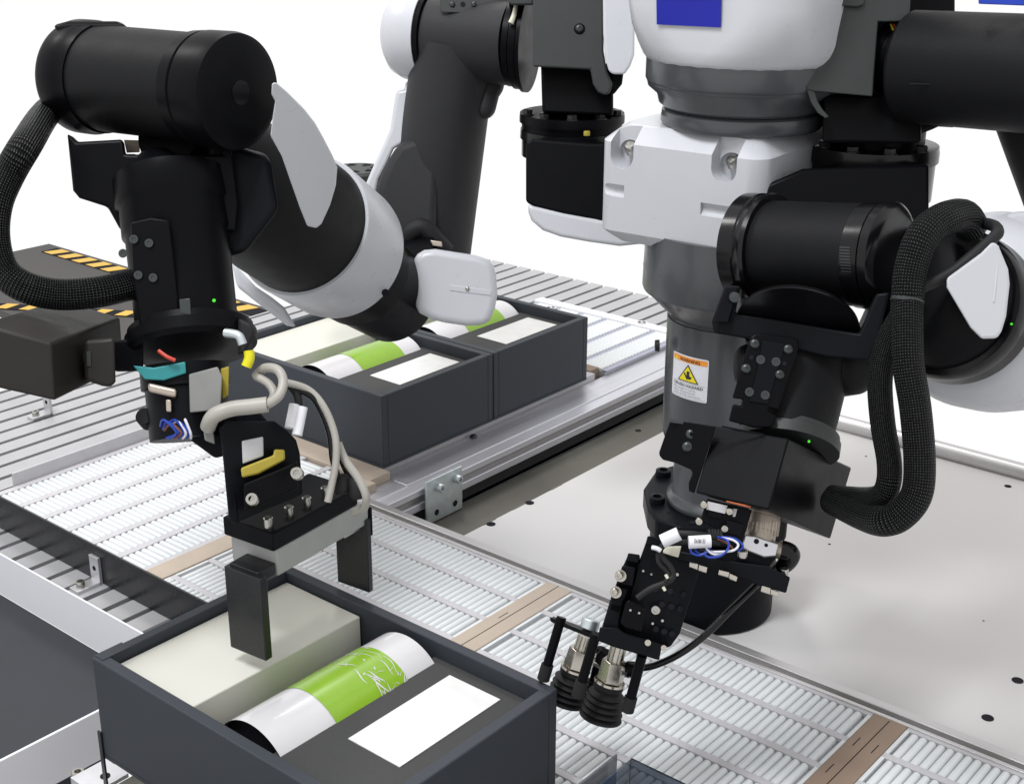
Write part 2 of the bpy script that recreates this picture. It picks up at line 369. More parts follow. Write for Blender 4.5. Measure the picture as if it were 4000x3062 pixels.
MB().bx(-1.1079, XR-.004, 1.05, 1.84, -.0618, -.0412).build('skirt', 'black_rubber', sr)
# zinc plate bolted to the side rail
XZ = -1.083
def PXp(px_, py_): return PX(px_, py_, XZ)
zp = thing('joining_plate', 'small zinc plate with two screws and two holes on side rail', 'plate', PXp(1730, 1950))
c4 = [PXp(1656, 1872), PXp(1797, 1822), PXp(1800, 1978), PXp(1675, 2045)]
yz = [c4[0].y, c4[1].y]; y0, y1 = min(yz), max(yz); zt = (c4[0].z+c4[1].z)/2; zb = (c4[2].z+c4[3].z)/2
MB().bx(XZ, XZ+.004, y0, y1, zb, zt).build('plate_body', 'zinc', zp, bevel=.0014)
for px_, py_ in ((1712, 1902), (1782, 1868)):
    p = PXp(px_-8, py_-3); p.x = XZ+.004
    screw(zp, 'socket', p, (1, 0, 0), .0056, 'zinc')
for px_, py_ in ((1697, 1997), (1769, 1962)):
    p = PXp(px_, py_); p.x = XZ+.0041; MB().lathe(p, (1, 0, 0), [(0, .0042), (.0002, .0042)], 20).build('bolt_hole', 'hole', zp)
b = screw(sr, 'pan', Z(1850, 1707, -.0098), (0, 0, 1), .0055, 'dark_screw')
# guard plates and tray on the left
g1 = MB().bx(-1.60, -1.045, .7545, .7568, -.044, .0008).build('black_guard', 'guard_black'); tag(g1, 'glossy black strip standing along the near edge of the white rollers', 'guard')
g2 = MB().bx(-1.8, -.98, .7115, .7137, -.097, -.0385).build('white_guard', 'white_plate', None, bevel=.0006); tag(g2, 'long white painted metal strip in front of the open slats', 'guard')
g3 = MB().bx(-1.0225, -1.0195, .30, .70, -.094, -.040).build('white_guard', 'white_plate', None, bevel=.0006); tag(g3, 'white metal edge strip left of the open gift box, bottom left', 'guard')
g4 = MB().bx(-1.4682, -1.4655, .785, 1.075, -.044, .0165).build('side_guard', 'lane_strip', None, bevel=.0004); tag(g4, 'pale grey strip between the slats and the white roller bed', 'guard')
tray = MB().bx(-1.8, -1.023, .2, .711, -.11, -.097).build('dark_tray', 'tray_dark'); tag(tray, 'flat dark grey tray surface at the left edge', 'tray')
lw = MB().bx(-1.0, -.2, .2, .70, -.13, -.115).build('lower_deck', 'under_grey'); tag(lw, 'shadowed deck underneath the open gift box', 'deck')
def bracket(p, label, s=1., ang=0, hole=True, side=1):
    t = thing('angle_bracket', label, 'bracket', p, 'small aluminium angle brackets'); R = Matrix.Rotation(ang, 3, 'Z'); p = Vector(p)
    q = MB(); q.box(p+R@Vector((0, 0, .0018*s)), (.0135*s, .0075*s, .0018*s), R); q.build('foot', 'aluminium', t, bevel=.0004)
    q = MB(); q.box(p+R@Vector((.0135*s*side, 0, .015*s)), (.0018*s, .0075*s, .015*s), R); q.build('upright', 'aluminium', t, bevel=.0004)
    if hole:
        q = MB(); q.lathe(p+R@Vector((.0154*s*side, 0, .017*s)), R@Vector((side, 0, 0)), [(0, .0026*s), (.0002, .0026*s)], 16); q.build('bolt_hole', 'hole', t)
        q = MB(); q.lathe(p+R@Vector((.0116*s*side, 0, .017*s)), R@Vector((-side, 0, 0)), [(0, .0026*s), (.0002, .0026*s)], 16); q.build('bolt_hole', 'hole', t)
    screw(t, 'socket', p+R@Vector((-.005*s*side, 0, .0036*s)), (0, 0, 1), .0045*s, 'steel')
    return t
bracket(Z(335, 2295, BZ), 'aluminium angle bracket with a screw on the slats by black strip', 1.15, pi/2)
bracket(Z(155, 1628, BZ), 'aluminium angle bracket on the slats at the upper left', 1.15, pi/2)
bracket((-1.40, 1.853, BZ), 'tiny bracket behind the left target mark', 1.0, -pi/2)
bracket((-1.185, 1.853, BZ), 'tiny bracket next to the right target mark by the column', 1.0, -pi/2)
bb = thing('angle_bracket', 'aluminium angle bracket at the foot of the open gift box, bottom left', 'bracket', Z(390, 3030, -.04), 'small aluminium angle brackets')
p = Z(395, 3032, -.03); MB().box(p, (.017, .017, .002)).build('foot', 'aluminium', bb, bevel=.0004)
MB().box(p+Vector((-.006, -.018, -.014)), (.0115, .0015, .016)).build('upright', 'aluminium', bb, bevel=.0004)
MB().lathe(Z(411, 3029, -.0278), (0, 0, 1), [(0, .0045), (.0003, .0045)], 20).build('bolt_hole', 'hole', bb)
screw(bb, 'socket', Z(307, 3040, -.04), (0, 0, 1), .006, 'steel')
bp_ = MB().bx(-.9045, -.9000, .5285, .5303, -.03, .027).build('stop_plate', 'guard_black'); tag(bp_, 'thin black stop plate at the left corner of the open gift box', 'plate')

# ------------------------------------------------------------------ gift boxes
def gift_box(x1, y0, label, cream_lbl, roll_lbl, card_lbl, splash):
    W, Ln, H, T = .216, .328, .1, .0105; x0 = x1-Ln; y1 = y0+W
    t = thing('gift_box', label, 'box', (x1-Ln/2, y0+W/2, 0), 'charcoal gift boxes')
    MB().bx(x0, x1, y0, y1, .0005, .004).build('box_floor', 'box_board', t)
    for n_, a in (('side_wall', (x0, x1, y0, y0+T)), ('side_wall', (x0, x1, y1-T, y1)), ('end_wall', (x0, x0+T, y0+T, y1-T)), ('end_wall', (x1-T, x1, y0+T, y1-T))):
        MB().bx(*a, .004, H).build(n_, 'box_board', t, bevel=.0011)
    # folded flap line at the rim corner
    MB().bx(x0-.0006, x0+T+.001, y0+.003, y0+.03, H+.0001, H+.0007).build('rim_flap', 'box_board', t, bevel=.0003)
    ins = MB(); ins.bx(x0+.202, x1-T-.0005, y0+T+.0005, y1-T-.0005, .01, .085); MBi = ins.build('insert_panel', 'insert_board', t, bevel=.0008)
    cb = MB().bx(x0+T+.002, x0+.1115, y0+T+.002, y1-T-.0015, .0045, .0905).build('cream_box', 'cream', None, bevel=.0012, seg=3)
    tag(cb, cream_lbl, 'box', 'cream boxes inside the gift boxes')
    cx = x0+.1765; r = .0455; z = .054
    rl = thing('bottle_roll', roll_lbl, 'tube', (cx, y0+W/2, z-r), 'white and green rolls inside the gift boxes')
    ya, yb = y0+.024, y1-T-.009; L = yb-ya; g0, g1_ = ya+.058, ya+.140
    def ringm(a, b_, rr, m, name, closed=True):
        q = MB(); seg = 64; v = []; f = []
        N_ = 10
        for i in range(N_+1):
            y = a+(b_-a)*i/N_
            for k in range(seg): an = 2*pi*k/seg; v.append((cx+rr*cos(an), y, z+rr*sin(an)))
        for i in range(N_):
            for k in range(seg): f.append((i*seg+k, i*seg+(k+1) % seg, (i+1)*seg+(k+1) % seg, (i+1)*seg+k))
        q.add(v, f); return q.build(name, m, rl, angle=60)
    ringm(ya, yb, r, 'wrap_white', 'paper_wrap')
    gb = ringm(g0, g1_, r+.0004, 'green_wrap', 'green_band')
    MB().cyl((cx, ya+.004, z), (cx, yb-.003, z), r-.0012, seg=48).build('dark_core', 'hole', rl)
    if splash:
        rnd = random.Random(3)
        for k in range(46):
            y = g1_-rnd.random()**1.5*.040-.002; a0 = rnd.uniform(.35, 2.2); long_ = rnd.random() < .6; la = rnd.uniform(.25, .6) if long_ else rnd.uniform(.05, .15); dy = rnd.uniform(-.02, .012) if long_ else rnd.uniform(-.012, .012); wdt = rnd.uniform(.0003, .0008)
            v = []; f = []; nn = 9
            for i in range(nn):
                s = i/(nn-1); ww = wdt*(sin(pi*(s*.9+.05))); an = a0+la*s; yy = y+dy*s+.0012*sin(s*5+k)
                for sg in (-1, 1): v.append((cx+(r+.0007)*cos(an), min(yy+sg*ww, g1_), z+(r+.0007)*sin(an)))
            for i in range(nn-1): f.append((2*i, 2*i+1, 2*i+3, 2*i+2))
            MB().add(v, f).build('brush_mark', 'wrap_white', gb)
    cd = MB().bx(x0+.233, x0+.289, y0+.073, y1-.0255, .0852, .0860).build('blank_card', 'card', None); tag(cd, card_lbl, 'card', 'blank cards on the gift box inserts')
    return t
gift_box(-.574, .5305, 'open charcoal gift box in the foreground beneath the gripper fingers', 'cream box in the foreground gift box, gripper finger on its lid', 'white roll with brushed green band in the foreground gift box', 'blank white card in the foreground gift box', True)
gift_box(-1.149, 1.1195, 'rear charcoal gift box nearer the blurred gripper', 'cream box in the rear gift box, below the black forearm', 'white and green roll in the middle gift box, below the forearm', 'blank card in the rear gift box nearer the gripper', False)
gift_box(-1.149, 1.3375, 'rear charcoal gift box farthest back, touching its neighbour', 'cream box in the farthest gift box, mostly hidden by the robot arm', 'roll in the farthest gift box, half behind white elbow cap', 'blank card in the farthest gift box near the column', False)
# clear plastic trays at the bottom edge
def tray_clear(x0, x1, y0, y1, zt, label):
    t = thing('clear_tray', label, 'tray', ((x0+x1)/2, (y0+y1)/2, -.03), None); a = .0012
    for n_, q in (('wall', (x0, x1, y1-a, y1)), ('wall', (x1-a, x1, y0, y1-a)), ('wall', (x0, x0+a, y0, y1-a))): MB().bx(*q, .0005, zt).build(n_, 'clear_plastic', t)
    MB().bx(x0, x1, y1, y1+.0015, zt-.001, zt).build('rim', 'black_satin', t)
    MB().bx(x0, x1-.0002, y0, y1-.0015, .0005, .0030).build('floor', 'navy_floor', t)
ac = MB().bx(-.5415, -.5398, .60, .786, .0005, .031).build('dividing_screen', 'smoky_plastic', None, bevel=.0006); tag(ac, 'upright smoky clear sheet between gift box and plastic tray, bottom edge', 'screen')
tray_clear(-.5285, -.36, .60, .789, .030, 'clear plastic tray with dark blue floor at the bottom edge')
#ROBOT-BEGIN
# ------------------------------------------------------------------ robot
AX = Vector((-.654, 1.114, 0))
rb = thing('dual_arm_robot', 'dual arm industrial robot on a grey column, white shells, black arms and two grippers', 'robot', (AX.x, AX.y, -.012))
def zrow(py, ax=AX):
    lo, hi = -.3, 1.2
    for _ in range(50):
        m = (lo+hi)/2; v = ax+Vector((0, 0, m))-CAM
        y = v.dot(dn)/v.dot(fw)*F+1531
        if y > py: lo = m
        else: hi = m
    return lo
def ppm(p): return F/(Vector(p)-CAM).dot(fw)
# base and column
MB().lathe(AX, (0, 0, 1), [(-.0115, .0655), (.086, .0665)], 72).build('base_drum', 'black_anodised', rb, bevel=.002)
v1 = Vector((rt.x, rt.y, 0)).normalized(); v2 = Vector((fw.x, fw.y, 0)).normalized()
pts = []
for a, b_ in ((-.072, -.02), (-.066, -.045), (-.045, -.063), (.045, -.063), (.066, -.045), (.072, -.02), (.072, .02), (.066, .045), (.045, .075), (-.035, .09), (-.055, .075), (-.072, .03)):
    q = AX+v1*a+v2*b_; pts.append((q.x, q.y, .0865))
fl = MB().prism(pts, (0, 0, .024)).build('base_flange', 'black_anodised', rb, bevel=.003)
for a, b_ in ((-.0615, -.005), (-.048, .062), (.05, -.044), (.055, .05)):
    q = AX+v1*a+v2*b_; q.z = .1106; MB().lathe(q, (0, 0, 1), [(0, .0085), (.006, .0082), (.0068, .0045), (.002, .004)], 28).build('bolt_boss', 'black_anodised', fl)
for a, b_ in ((-.03, -.052), (-.052, -.03)):
    q = AX+v1*a+v2*b_; q.z = .1106; MB().lathe(q, (0, 0, 1), [(0, .004 if a > -.04 else .002), (.0003, .004 if a > -.04 else .002)], 16).build('flange_hole', 'hole', fl)
prof = [(.1107, .050), (.114, .0515), (.118, .0505), (.1205, .0465), (.124, .0452), (.160, .0452), (.168, .0475), (.178, .0545), (.186, .0575), (.196, .0585), (.311, .0588)]
colm = MB().lathe(AX, (0, 0, 1), prof, 96).build('column', 'grey_paint', rb, angle=50)
MB().lathe(AX, (0, 0, 1), [(.3112, .0575), (.314, .0580), (.322, .0655), (.331, .0745), (.339, .082), (.3392, .0835), (.342, .0845), (.385, .0835), (.40, .0835)], 96).build('column_collar', 'grey_paint', rb, angle=28)
lug = MB(); pL = D(2545, 1050, 1.335)
lug.slab([(2530, 930), (2575, 930), (2580, 1150), (2518, 1140), (2512, 1030)], 1.335, .02); lug.build('collar_lug', 'grey_paint', rb, bevel=.003)
MB().lathe(D(2552, 975, 1.33), -fw, [(0, .0055), (.004, .0055), (.0045, .003)], 20).build('lug_recess', 'wire_blue', rb)
MB().lathe(D(2575, 1350, 1.33), -rt, [(0, .006), (.004, .0055)], 20).build('side_plug', 'black_rubber', rb)
# warning sticker wrapped on the column
def onlabel(u, v, off):        # u,v in 0..1 from upper left
    p = AX-Vector((0, 0, 0)); th0 = math.atan2(-v2.y, -v2.x)
    a = radians(-65.5+42*u); dirv = (-v2*cos(a)+v1*sin(a)); r = .0588+off
    q = AX+dirv*r; q.z = LZ1+(LZ0-LZ1)*v; return q
def zfit(px_, py_, a):
    dirv = (-v2*cos(a)+v1*sin(a)); q = AX+dirv*.0588; best = None
    lo, hi = -.1, .6
    for _ in range(40):
        m = (lo+hi)/2; vv = Vector((q.x, q.y, m))-CAM
        if vv.dot(dn)/vv.dot(fw)*F+1531 > py_: lo = m
        else: hi = m
    return lo
LZ1 = zfit(2633, 1368, radians(-65.5)); LZ0 = zfit(2628, 1533, radians(-65.5))
def wrap(poly, off, name, m, parent, holes=None):
    # poly in unit square, tessellated finely in u
    q = MB(); n = 14; us = [p[0] for p in poly]
    bm = bmesh.new(); vs = [bm.verts.new((p[0], p[1], 0)) for p in poly]; bm.faces.new(vs)
    u0, u1 = min(us), max(us)
    for k in range(1, n): bmesh.ops.bisect_plane(bm, geom=bm.verts[:]+bm.edges[:]+bm.faces[:], plane_co=(u0+(u1-u0)*k/n, 0, 0), plane_no=(1, 0, 0))
    bm.verts.index_update(); q.add([onlabel(v.co.x, v.co.y, off) for v in bm.verts], [[v.index for v in f.verts] for f in bm.faces]); bm.free()
    return q.build(name, m, parent)
def rr(u0, v0, u1, v1_, r=.04):
    out = []
    for cx_, cy_, a0 in ((u1-r, v0+r, -pi/2), (u1-r, v1_-r, 0), (u0+r, v1_-r, pi/2), (u0+r, v0+r, pi)):
        for k in range(4): a = a0+k*pi/6; out.append((cx_+r*cos(a), cy_+r*sin(a)))
    return out
stk = wrap(rr(0, 0, 1, 1), .0004, 'warning_sticker', 'sticker', rb)
wrap([(.03, .035), (.97, .035), (.97, .155), (.03, .155)], .0006, 'orange_band', 'orange_print', stk)
wrap([(.5, .19), (.79, .60), (.21, .60)], .0007, 'triangle_border', 'black_print', stk)
wrap([(.5, .235), (.745, .578), (.255, .578)], .0009, 'triangle_fill', 'yellow_print', stk)
wrap([(.475, .345), (.55, .345), (.545, .43), (.585, .47), (.61, .45), (.6, .5), (.57, .525), (.50, .525), (.495, .56), (.39, .41), (.42, .38), (.47, .46)], .0011, 'crush_symbol', 'black_print', stk)
wrap([(.145, .045), (.195, .135), (.095, .135)], .0008, 'small_triangle', 'yellow_print', stk)
for v in (.63, .965): wrap([(.04, v), (.96, v), (.96, v+.006), (.04, v+.006)], .0006, 'rule_line', 'grey_print', stk)
def text_mesh(txt, fn, name, m, parent, bold=0.0):
    c = bpy.data.curves.new('t', 'FONT'); c.body = txt; c.offset = bold; c.resolution_u = 3
    o = bpy.data.objects.new('t', c); COL.objects.link(o); dg = bpy.context.evaluated_depsgraph_get(); me = bpy.data.meshes.new_from_object(o.evaluated_get(dg)); COL.objects.unlink(o); bpy.data.objects.remove(o)
    if not me.vertices: return
    xs = [v.co.x for v in me.vertices]; x0, x1 = min(xs), max(xs)
    q = MB(); q.add([fn((v.co.x-x0)/(x1-x0), v.co.y) for v in me.vertices], [tuple(p.vertices) for p in me.polygons]); return q.build(name, m, parent)
def lab(u0, u1, vb, h): return lambda s, y: onlabel(u0+(u1-u0)*s, vb-y*h, .0010)
text_mesh('WARNING', lab(.25, .80, .135, .105), 'warning_text', 'black_print', stk, .012)
text_mesh('CRUSH HAZARD', lab(.08, .90, .715, .085), 'hazard_text', 'black_print', stk, .012)
for k, (s, u1) in enumerate((('May result in serve', .72), ('injury. Keep hands', .71), ('away during operation.', .87))): text_mesh(s, lab(.08, u1, .79+k*.068, .066), 'small_text', 'grey_print', stk)
# waist block: box in world space, corners solved from its top edge
TZ = .483
A_ = Z(2333, 548, TZ); B_ = Z(2985, 632, TZ); ex = (B_-A_); wdt = ex.length; ex.normalize(); ey = Vector((-ex.y, ex.x, 0))
if ey.dot(fw) < 0: ey = -ey
def wb(a, b_, z): q = A_+ex*a+ey*b_; q.z = z; return q
dep = .185; ZB = .399
blk = MB(); c = wb(wdt/2, dep/2, 0)
R_ = Matrix((ex, ey, Vector((0, 0, 1)))).transposed()
def ring(ins, z, rc=.018, n=5, ox=0):
    out = []
    for sx, sy, a0 in ((1, -1, -pi/2), (1, 1, 0), (-1, 1, pi/2), (-1, -1, pi)):
        hx, hy = wdt/2-ins, dep/2-ins
        for k in range(n):
            a = a0+k*(pi/2)/(n-1); q = wb(wdt/2+sx*(hx-rc)+rc*cos(a)+ox, dep/2+sy*(hy-rc)+rc*sin(a), z); out.append(q)
    return out
def loft(rings):
    m = MB(); n = len(rings[0]); v = [p for r in rings for p in r]; f = [tuple(range(n)), tuple(reversed([(len(rings)-1)*n+k for k in range(n)]))]
    for i in range(len(rings)-1):
        for k in range(n): f.append((i*n+k, i*n+(k+1) % n, (i+1)*n+(k+1) % n, (i+1)*n+k))
    return m.add(v, f)
blk = loft([ring(.012, ZB-.012), ring(.003, ZB-.004), ring(0, ZB), ring(0, TZ), ring(.0035, TZ+.0035), ring(.014, TZ+.0135), ring(.017, TZ+.0155)]).build('waist_shell', 'white_shell', rb, bevel=.0015, seg=3, angle=20)
# recessed screw pockets and grooves
def pocket(px_, py_):
    p = Z(px_, py_, TZ+.002)
    u = (p-A_).dot(ex)
    cut = MB(); cut.lathe(wb(u, .004, TZ-.0115), -ey*1+Vector((0, 0, .0)), [(-.018, .0125), (.02, .0125)], 28); 
    b = MB(); b.box(wb(u, -.002, TZ+.006), (.0125, .018, .0175), R_)
    return cut, b, u
def carve(o, cutter):
    m = o.modifiers.new('cut', 'BOOLEAN'); m.object = cutter; m.solver = 'EXACT'; m.operation = 'DIFFERENCE'
    # apply through the evaluated mesh
cutters = []
def bool_diff(o, mbs):
    for mb_ in mbs:
        co = mb_.build('cutter', 'white_shell'); m = o.modifiers.new('cut', 'BOOLEAN'); m.object = co; m.solver = 'EXACT'; cutters.append(co)
def apply_mods(o):
    dg = bpy.context.evaluated_depsgraph_get(); dg.update(); me = bpy.data.meshes.new_from_object(o.evaluated_get(dg)); o.modifiers.clear(); o.data = me
    me.polygons.foreach_set('use_smooth', [True]*len(me.polygons)); me.set_sharp_from_angle(angle=radians(30))
pk = []
for px_, py_ in ((2420, 555), (2825, 605)):
    cut, b, u = pocket(px_, py_); pk += [cut, b]
    sc = MB(); sc.lathe(wb(u+.001, .0145, TZ-.006), (-ey*.6+Vector((0, 0, .8))), [(-.006, .0058), (.002, .0058), (.004, .0045), (.0045, .001)], 24); sc.build('cap_screw', 'steel', blk)
for u0, u1, zc in ((-.01, .031, .438), (.112, .21, .433)):
    pk.append(MB().cyl(wb(u0, -.0018, zc), wb(u1, -.0018, zc), .0062, seg=20))
bm0 = blk.modifiers[0]; [blk.modifiers.remove(q_) for q_ in list(blk.modifiers)]
bool_diff(blk, pk)
bpy.context.view_layer.update(); apply_mods(blk)
mb2 = blk.modifiers.new('bevel', 'BEVEL'); mb2.width = .0011; mb2.segments = 3; mb2.limit_method = 'ANGLE'; mb2.angle_limit = radians(25)
wn = blk.modifiers.new('normals', 'WEIGHTED_NORMAL'); wn.keep_sharp = True; wn.weight = 90
for c_ in cutters: me_ = c_.data; bpy.data.objects.remove(c_); bpy.data.meshes.remove(me_)
# neck rings
NX = AX+v1*.002
MB().lathe(NX, (0, 0, 1), [(.4985, .073), (.502, .0755), (.512, .0745), (.5145, .0705)], 96).build('neck_base_ring', 'grey_paint', rb, angle=50)
MB().lathe(NX, (0, 0, 1), [(.5150, .0735), (.519, .078), (.527, .080), (.534, .0885), (.538, .0895)], 96).build('neck_ring', 'grey_paint', rb, angle=60)
MB().lathe(NX, (0, 0, 1), [(.5382, .0895), (.541, .091), (.575, .091)], 96).build('neck_drum', 'grey_paint', rb, angle=50)
# torso shell
def oring(cx_, cy_, hx, hy, z, rc, n=9):
    out = []
    for sx, sy, a0 in ((1, -1, -pi/2), (1, 1, 0), (-1, 1, pi/2), (-1, -1, pi)):
        for k in range(n):
            a = a0+k*(pi/2)/(n-1); q = NX+ex*(cx_+sx*(hx-rc)+rc*cos(a))+ey*(cy_+sy*(hy-rc)+rc*sin(a)); q.z = z; out.append(q)
    return out
ZT = .566
loft([oring(0, 0, .070, .070, ZT-.009, .0699), oring(0, 0, .0900, .0900, ZT-.008, .0899), oring(0, 0, .0935, .0935, ZT-.003, .092), oring(0, 0, .0940, .0940, ZT+.008, .080), oring(0, 0, .0930, .0930, ZT+.024, .060), oring(0, 0, .0925, .0920, ZT+.044, .048), oring(0, 0, .092, .0915, .80, .044)]).build('torso_shell', 'white_shell', rb, angle=60)
# blue square emblem on the torso front, a thin plate on its face
def tf(a, z, off):
    q = NX+ex*a-ey*(.0942+off); q.z = z; return q
def solve_a(px_, py_):     # intersect view ray with torso front plane
    d = rt*((px_-2000)/F)+dn*((py_-1531)/F)+fw; n_ = -ey; p0 = tf(0, 0, .0008); t = (p0-CAM).dot(n_)/d.dot(n_); return CAM+d*t
e4 = [solve_a(*q) for q in ((2563, -60), (2816, -45), (2814, 109), (2565, 97))]
MB().prism(e4, ey*.001).build('blue_emblem', 'blue', rb)

def joint_cyl(name, a, b_, prof, m, parent, seg=64, angle=35):
    a = Vector(a); b_ = Vector(b_); L = (b_-a).length
    return MB().lathe(a, b_-a, [(t*L, r) for t, r in prof], seg, up=Vector((0.1, .2, 1))).build(name, m, parent, angle=angle)
# ---------------- right hand side arm of the picture
ra = MB(); ra.lathe(D(3425, 420, 1.27), Vector((0, 0, -1)), [(-.02, .047), (.038, .047)], 64); ra = ra.build('near_arm', 'black_satin', rb)
sh = MB().slab([(3170, -300), (3165, 0), (3148, 170), (3143, 290), (3150, 350), (3178, 358), (3408, 378), (3430, 86), (3552, 86), (3570, -300)], 1.175, .075).build('shoulder_housing', 'grey_housing', ra, bevel=.0012, seg=3)
MB().slab([(3149, 345), (3180, 352), (3194, 398), (3214, 430), (3238, 456), (3224, 463), (3194, 442), (3168, 402)], 1.176, .07).build('housing_lip', 'grey_housing', ra, bevel=.0006)
MB().slab([(3380, -80), (3730, -80), (3730, 500), (3380, 480)], 1.27, .03).build('shoulder_back', 'black_satin', ra, bevel=.002)
MB().slab([(3172, -60), (3380, -60), (3376, 20), (3350, 30), (3172, 16)], 1.171, .0045).build('housing_step', 'grey_housing', ra, bevel=.0015)
MB().lathe(D(3222, 178, 1.1755), -fw, [(-.003, .0062), (.0004, .0062), (.0006, .0045)], 28).build('screw_recess', 'black_satin', ra)
screw(ra, 'pan', D(3221, 176, 1.1745), -fw, .0036, 'dark_screw')
MB().slab([(3095, -200), (3098, 40), (3112, 160), (3140, 290), (3150, 180), (3170, 0), (3180, -200)], 1.185, .10).build('shoulder_shell', 'white_shell', ra, bevel=.002, seg=3)
# motor block below the shoulder
P = D(3410, 560, 1.27)
MB().slab([(3212, 370), (3600, 380), (3600, 560), (3212, 560)], 1.20, .10).build('motor_body', 'black_satin', ra, bevel=.003)
MB().lathe(P, (0, 0, -1), [(0, .0600), (.006, .0610), (.014, .0610), (.0145, .0585), (.050, .0580)], 72).build('motor_flange', 'black_gloss', ra)
for a in (200, 236, 272, 310): 
    q = P+v1*.053*cos(radians(a))+v2*.053*sin(radians(a)); screw(ra, 'hexbolt', q, (0, 0, 1), .0062, 'bolt_black')
MB().slab([(2992, 722), (3135, 660), (3630, 640), (3628, 900), (2992, 830)], 1.20, .09, tilt=(0, 0)).build('elbow_block', 'black_satin', ra, bevel=.003)
# upper arm
ua = joint_cyl('upper_arm', D(3545, 262, 1.20), D(4260, 305, 1.10), [(0, .046), (.02, .0485), (1, .0485)], 'black_cast', ra)
joint_cyl('arm_flange', D(3425, 222, 1.22), D(3545, 235, 1.20), [(0, .022), (.3, .022), (.31, .031), (.62, .031), (.63, .029), (.99, .029)], 'black_gloss', ra)
joint_cyl('upper_arm_branch', D(4075, 300, 1.16), D(4300, 1000, 1.24), [(0, .05), (1, .047)], 'black_cast', ra)
MB().tube([D(3552, 330, 1.145), D(3680, 335, 1.14), D(3905, 368, 1.13)], .0012, 8, 4).build('arm_weld', 'black_cast', ra)
MB().slab([(3520, 380), (3560, 200), (3700, 440), (3690, 484), (3640, 508), (3580, 530)], 1.21, .06).build('shoulder_yoke', 'black_cast', ra, bevel=.003)
MB().slab([(3822, -90), (4060, -90), (4060, 26), (3822, 17)], 1.09, .012).build('blue_cover', 'blue_panel', ra, bevel=.001)
for k, c_ in enumerate(('yellow_tube', 'led_green', 'red_bit')):
    if k == 1: continue
    MB().tube([D(3480+k*6, 96, 1.19), D(3486+k*6, 112, 1.188), D(3494+k*6, 130, 1.19)], .0009, 8, 4).build('wire', c_, ra)
# lower white shell and forearm
MB().lathe(D(3740, 1215, 1.125), (D(4300, 1235, 1.36)-D(3740, 1215, 1.125)), [(0, .052), (.006, .066), (.014, .0745), (.03, .082), (.07, .087), (.16, .087), (.26, .082)], 72).build('forearm_shell', 'white_shell', ra, angle=60)
MB().slab([(3905, 880), (3925, 845), (3960, 828), (4060, 822), (4100, 1000), (4060, 1120), (3930, 1060)], 1.13, .08).build('elbow_cap', 'white_shell', ra, bevel=.012, seg=5)
fa = joint_cyl('forearm', D(3560, 1090, 1.08), D(3715, 1185, 1.11), [(0, .036), (.1, .044), (.4, .052), (.75, .0575), (.86, .0595), (1, .0595)], 'black_satin', ra, 80, 50)
joint_cyl('forearm_ring', D(3690, 1178, 1.095), D(3745, 1205, 1.12), [(0, .0600), (.12, .0622), (.5, .0626), (.52, .0612), (1, .0635)], 'black_gloss', ra, 96)
MB().slab([(3697, 1087), (3763, 1039), (3830, 990), (3876, 944), (3898, 955), (3938, 1051), (3944, 1110), (3930, 1236), (3912, 1295), (3894, 1322), (3834, 1324), (3790, 1280), (3697, 1123)], .995, .06, tilt=(.05, 0)).build('forearm_cover', 'white_shell', ra, bevel=.003, seg=4)
MB().tube([D(3897, 962, .999), D(3893, 1060, .998), D(3880, 1180, .997)], .0010, 8, 5).build('cover_crease', 'white_shell', ra)
MB().lathe(D(3951, 1266, 1.045), -fw, [(0, .0010), (.001, .0008)], 12).build('indicator_light', 'led_green', ra)
MB().tube([D(3560, 1140, 1.0), D(3700, 1075, 1.0), D(3800, 1000, 1.0), D(3880, 930, 1.005), D(3898, 905, 1.01), D(3880, 882, 1.03), D(3830, 872, 1.05), D(3780, 872, 1.06)], .0046, 14, 8).build('signal_cable', 'black_rubber', ra)
# wrist barrel
W0 = D(2932, 972, 1.165); W1 = D(3500, 1005, 1.075)
wr = joint_cyl('wrist_barrel', W0, W1, [(.02, .0415), (.80, .0415)], 'black_cast', ra, 96)
joint_cyl('wrist_rim', W0-(W1-W0)*.03, W0+(W1-W0)*.16, [(0, .0455), (.04, .0475), (.55, .0475), (.60, .0462), (.78, .0465), (.86, .0478), (1, .0468)], 'black_gloss', ra, 96)
joint_cyl('wrist_ring', W0+(W1-W0)*.80, W0+(W1-W0)*1.0, [(0, .0428), (.55, .0434), (.56, .0420), (.60, .0420), (.61, .0440), (.86, .0435), (.97, .0395), (1, .034)], 'black_gloss', ra, 96)
# knurl marks on ring
wd = (W1-W0).normalized(); Rw = frame(wd)
for k in range(9):
    best = 180+30-k*4
    q = W0+(W1-W0)*.835
    cand = -rt*cos(radians(8+k*3.2))*1+dn*sin(radians(8+k*3.2)) ; cand = (cand-wd*cand.dot(wd)).normalized()
    cand2 = (-fw-wd*(-fw).dot(wd)).normalized(); nrm = (cand2*cos(radians(2+k*3))+dn*sin(radians(2+k*3))).normalized()
    MB().box(q+nrm*.0431, (.0005, .0045, .0004), Matrix((wd.cross(nrm).normalized(), wd, nrm)).transposed()).build('ring_notch', 'dark_screw', ra)
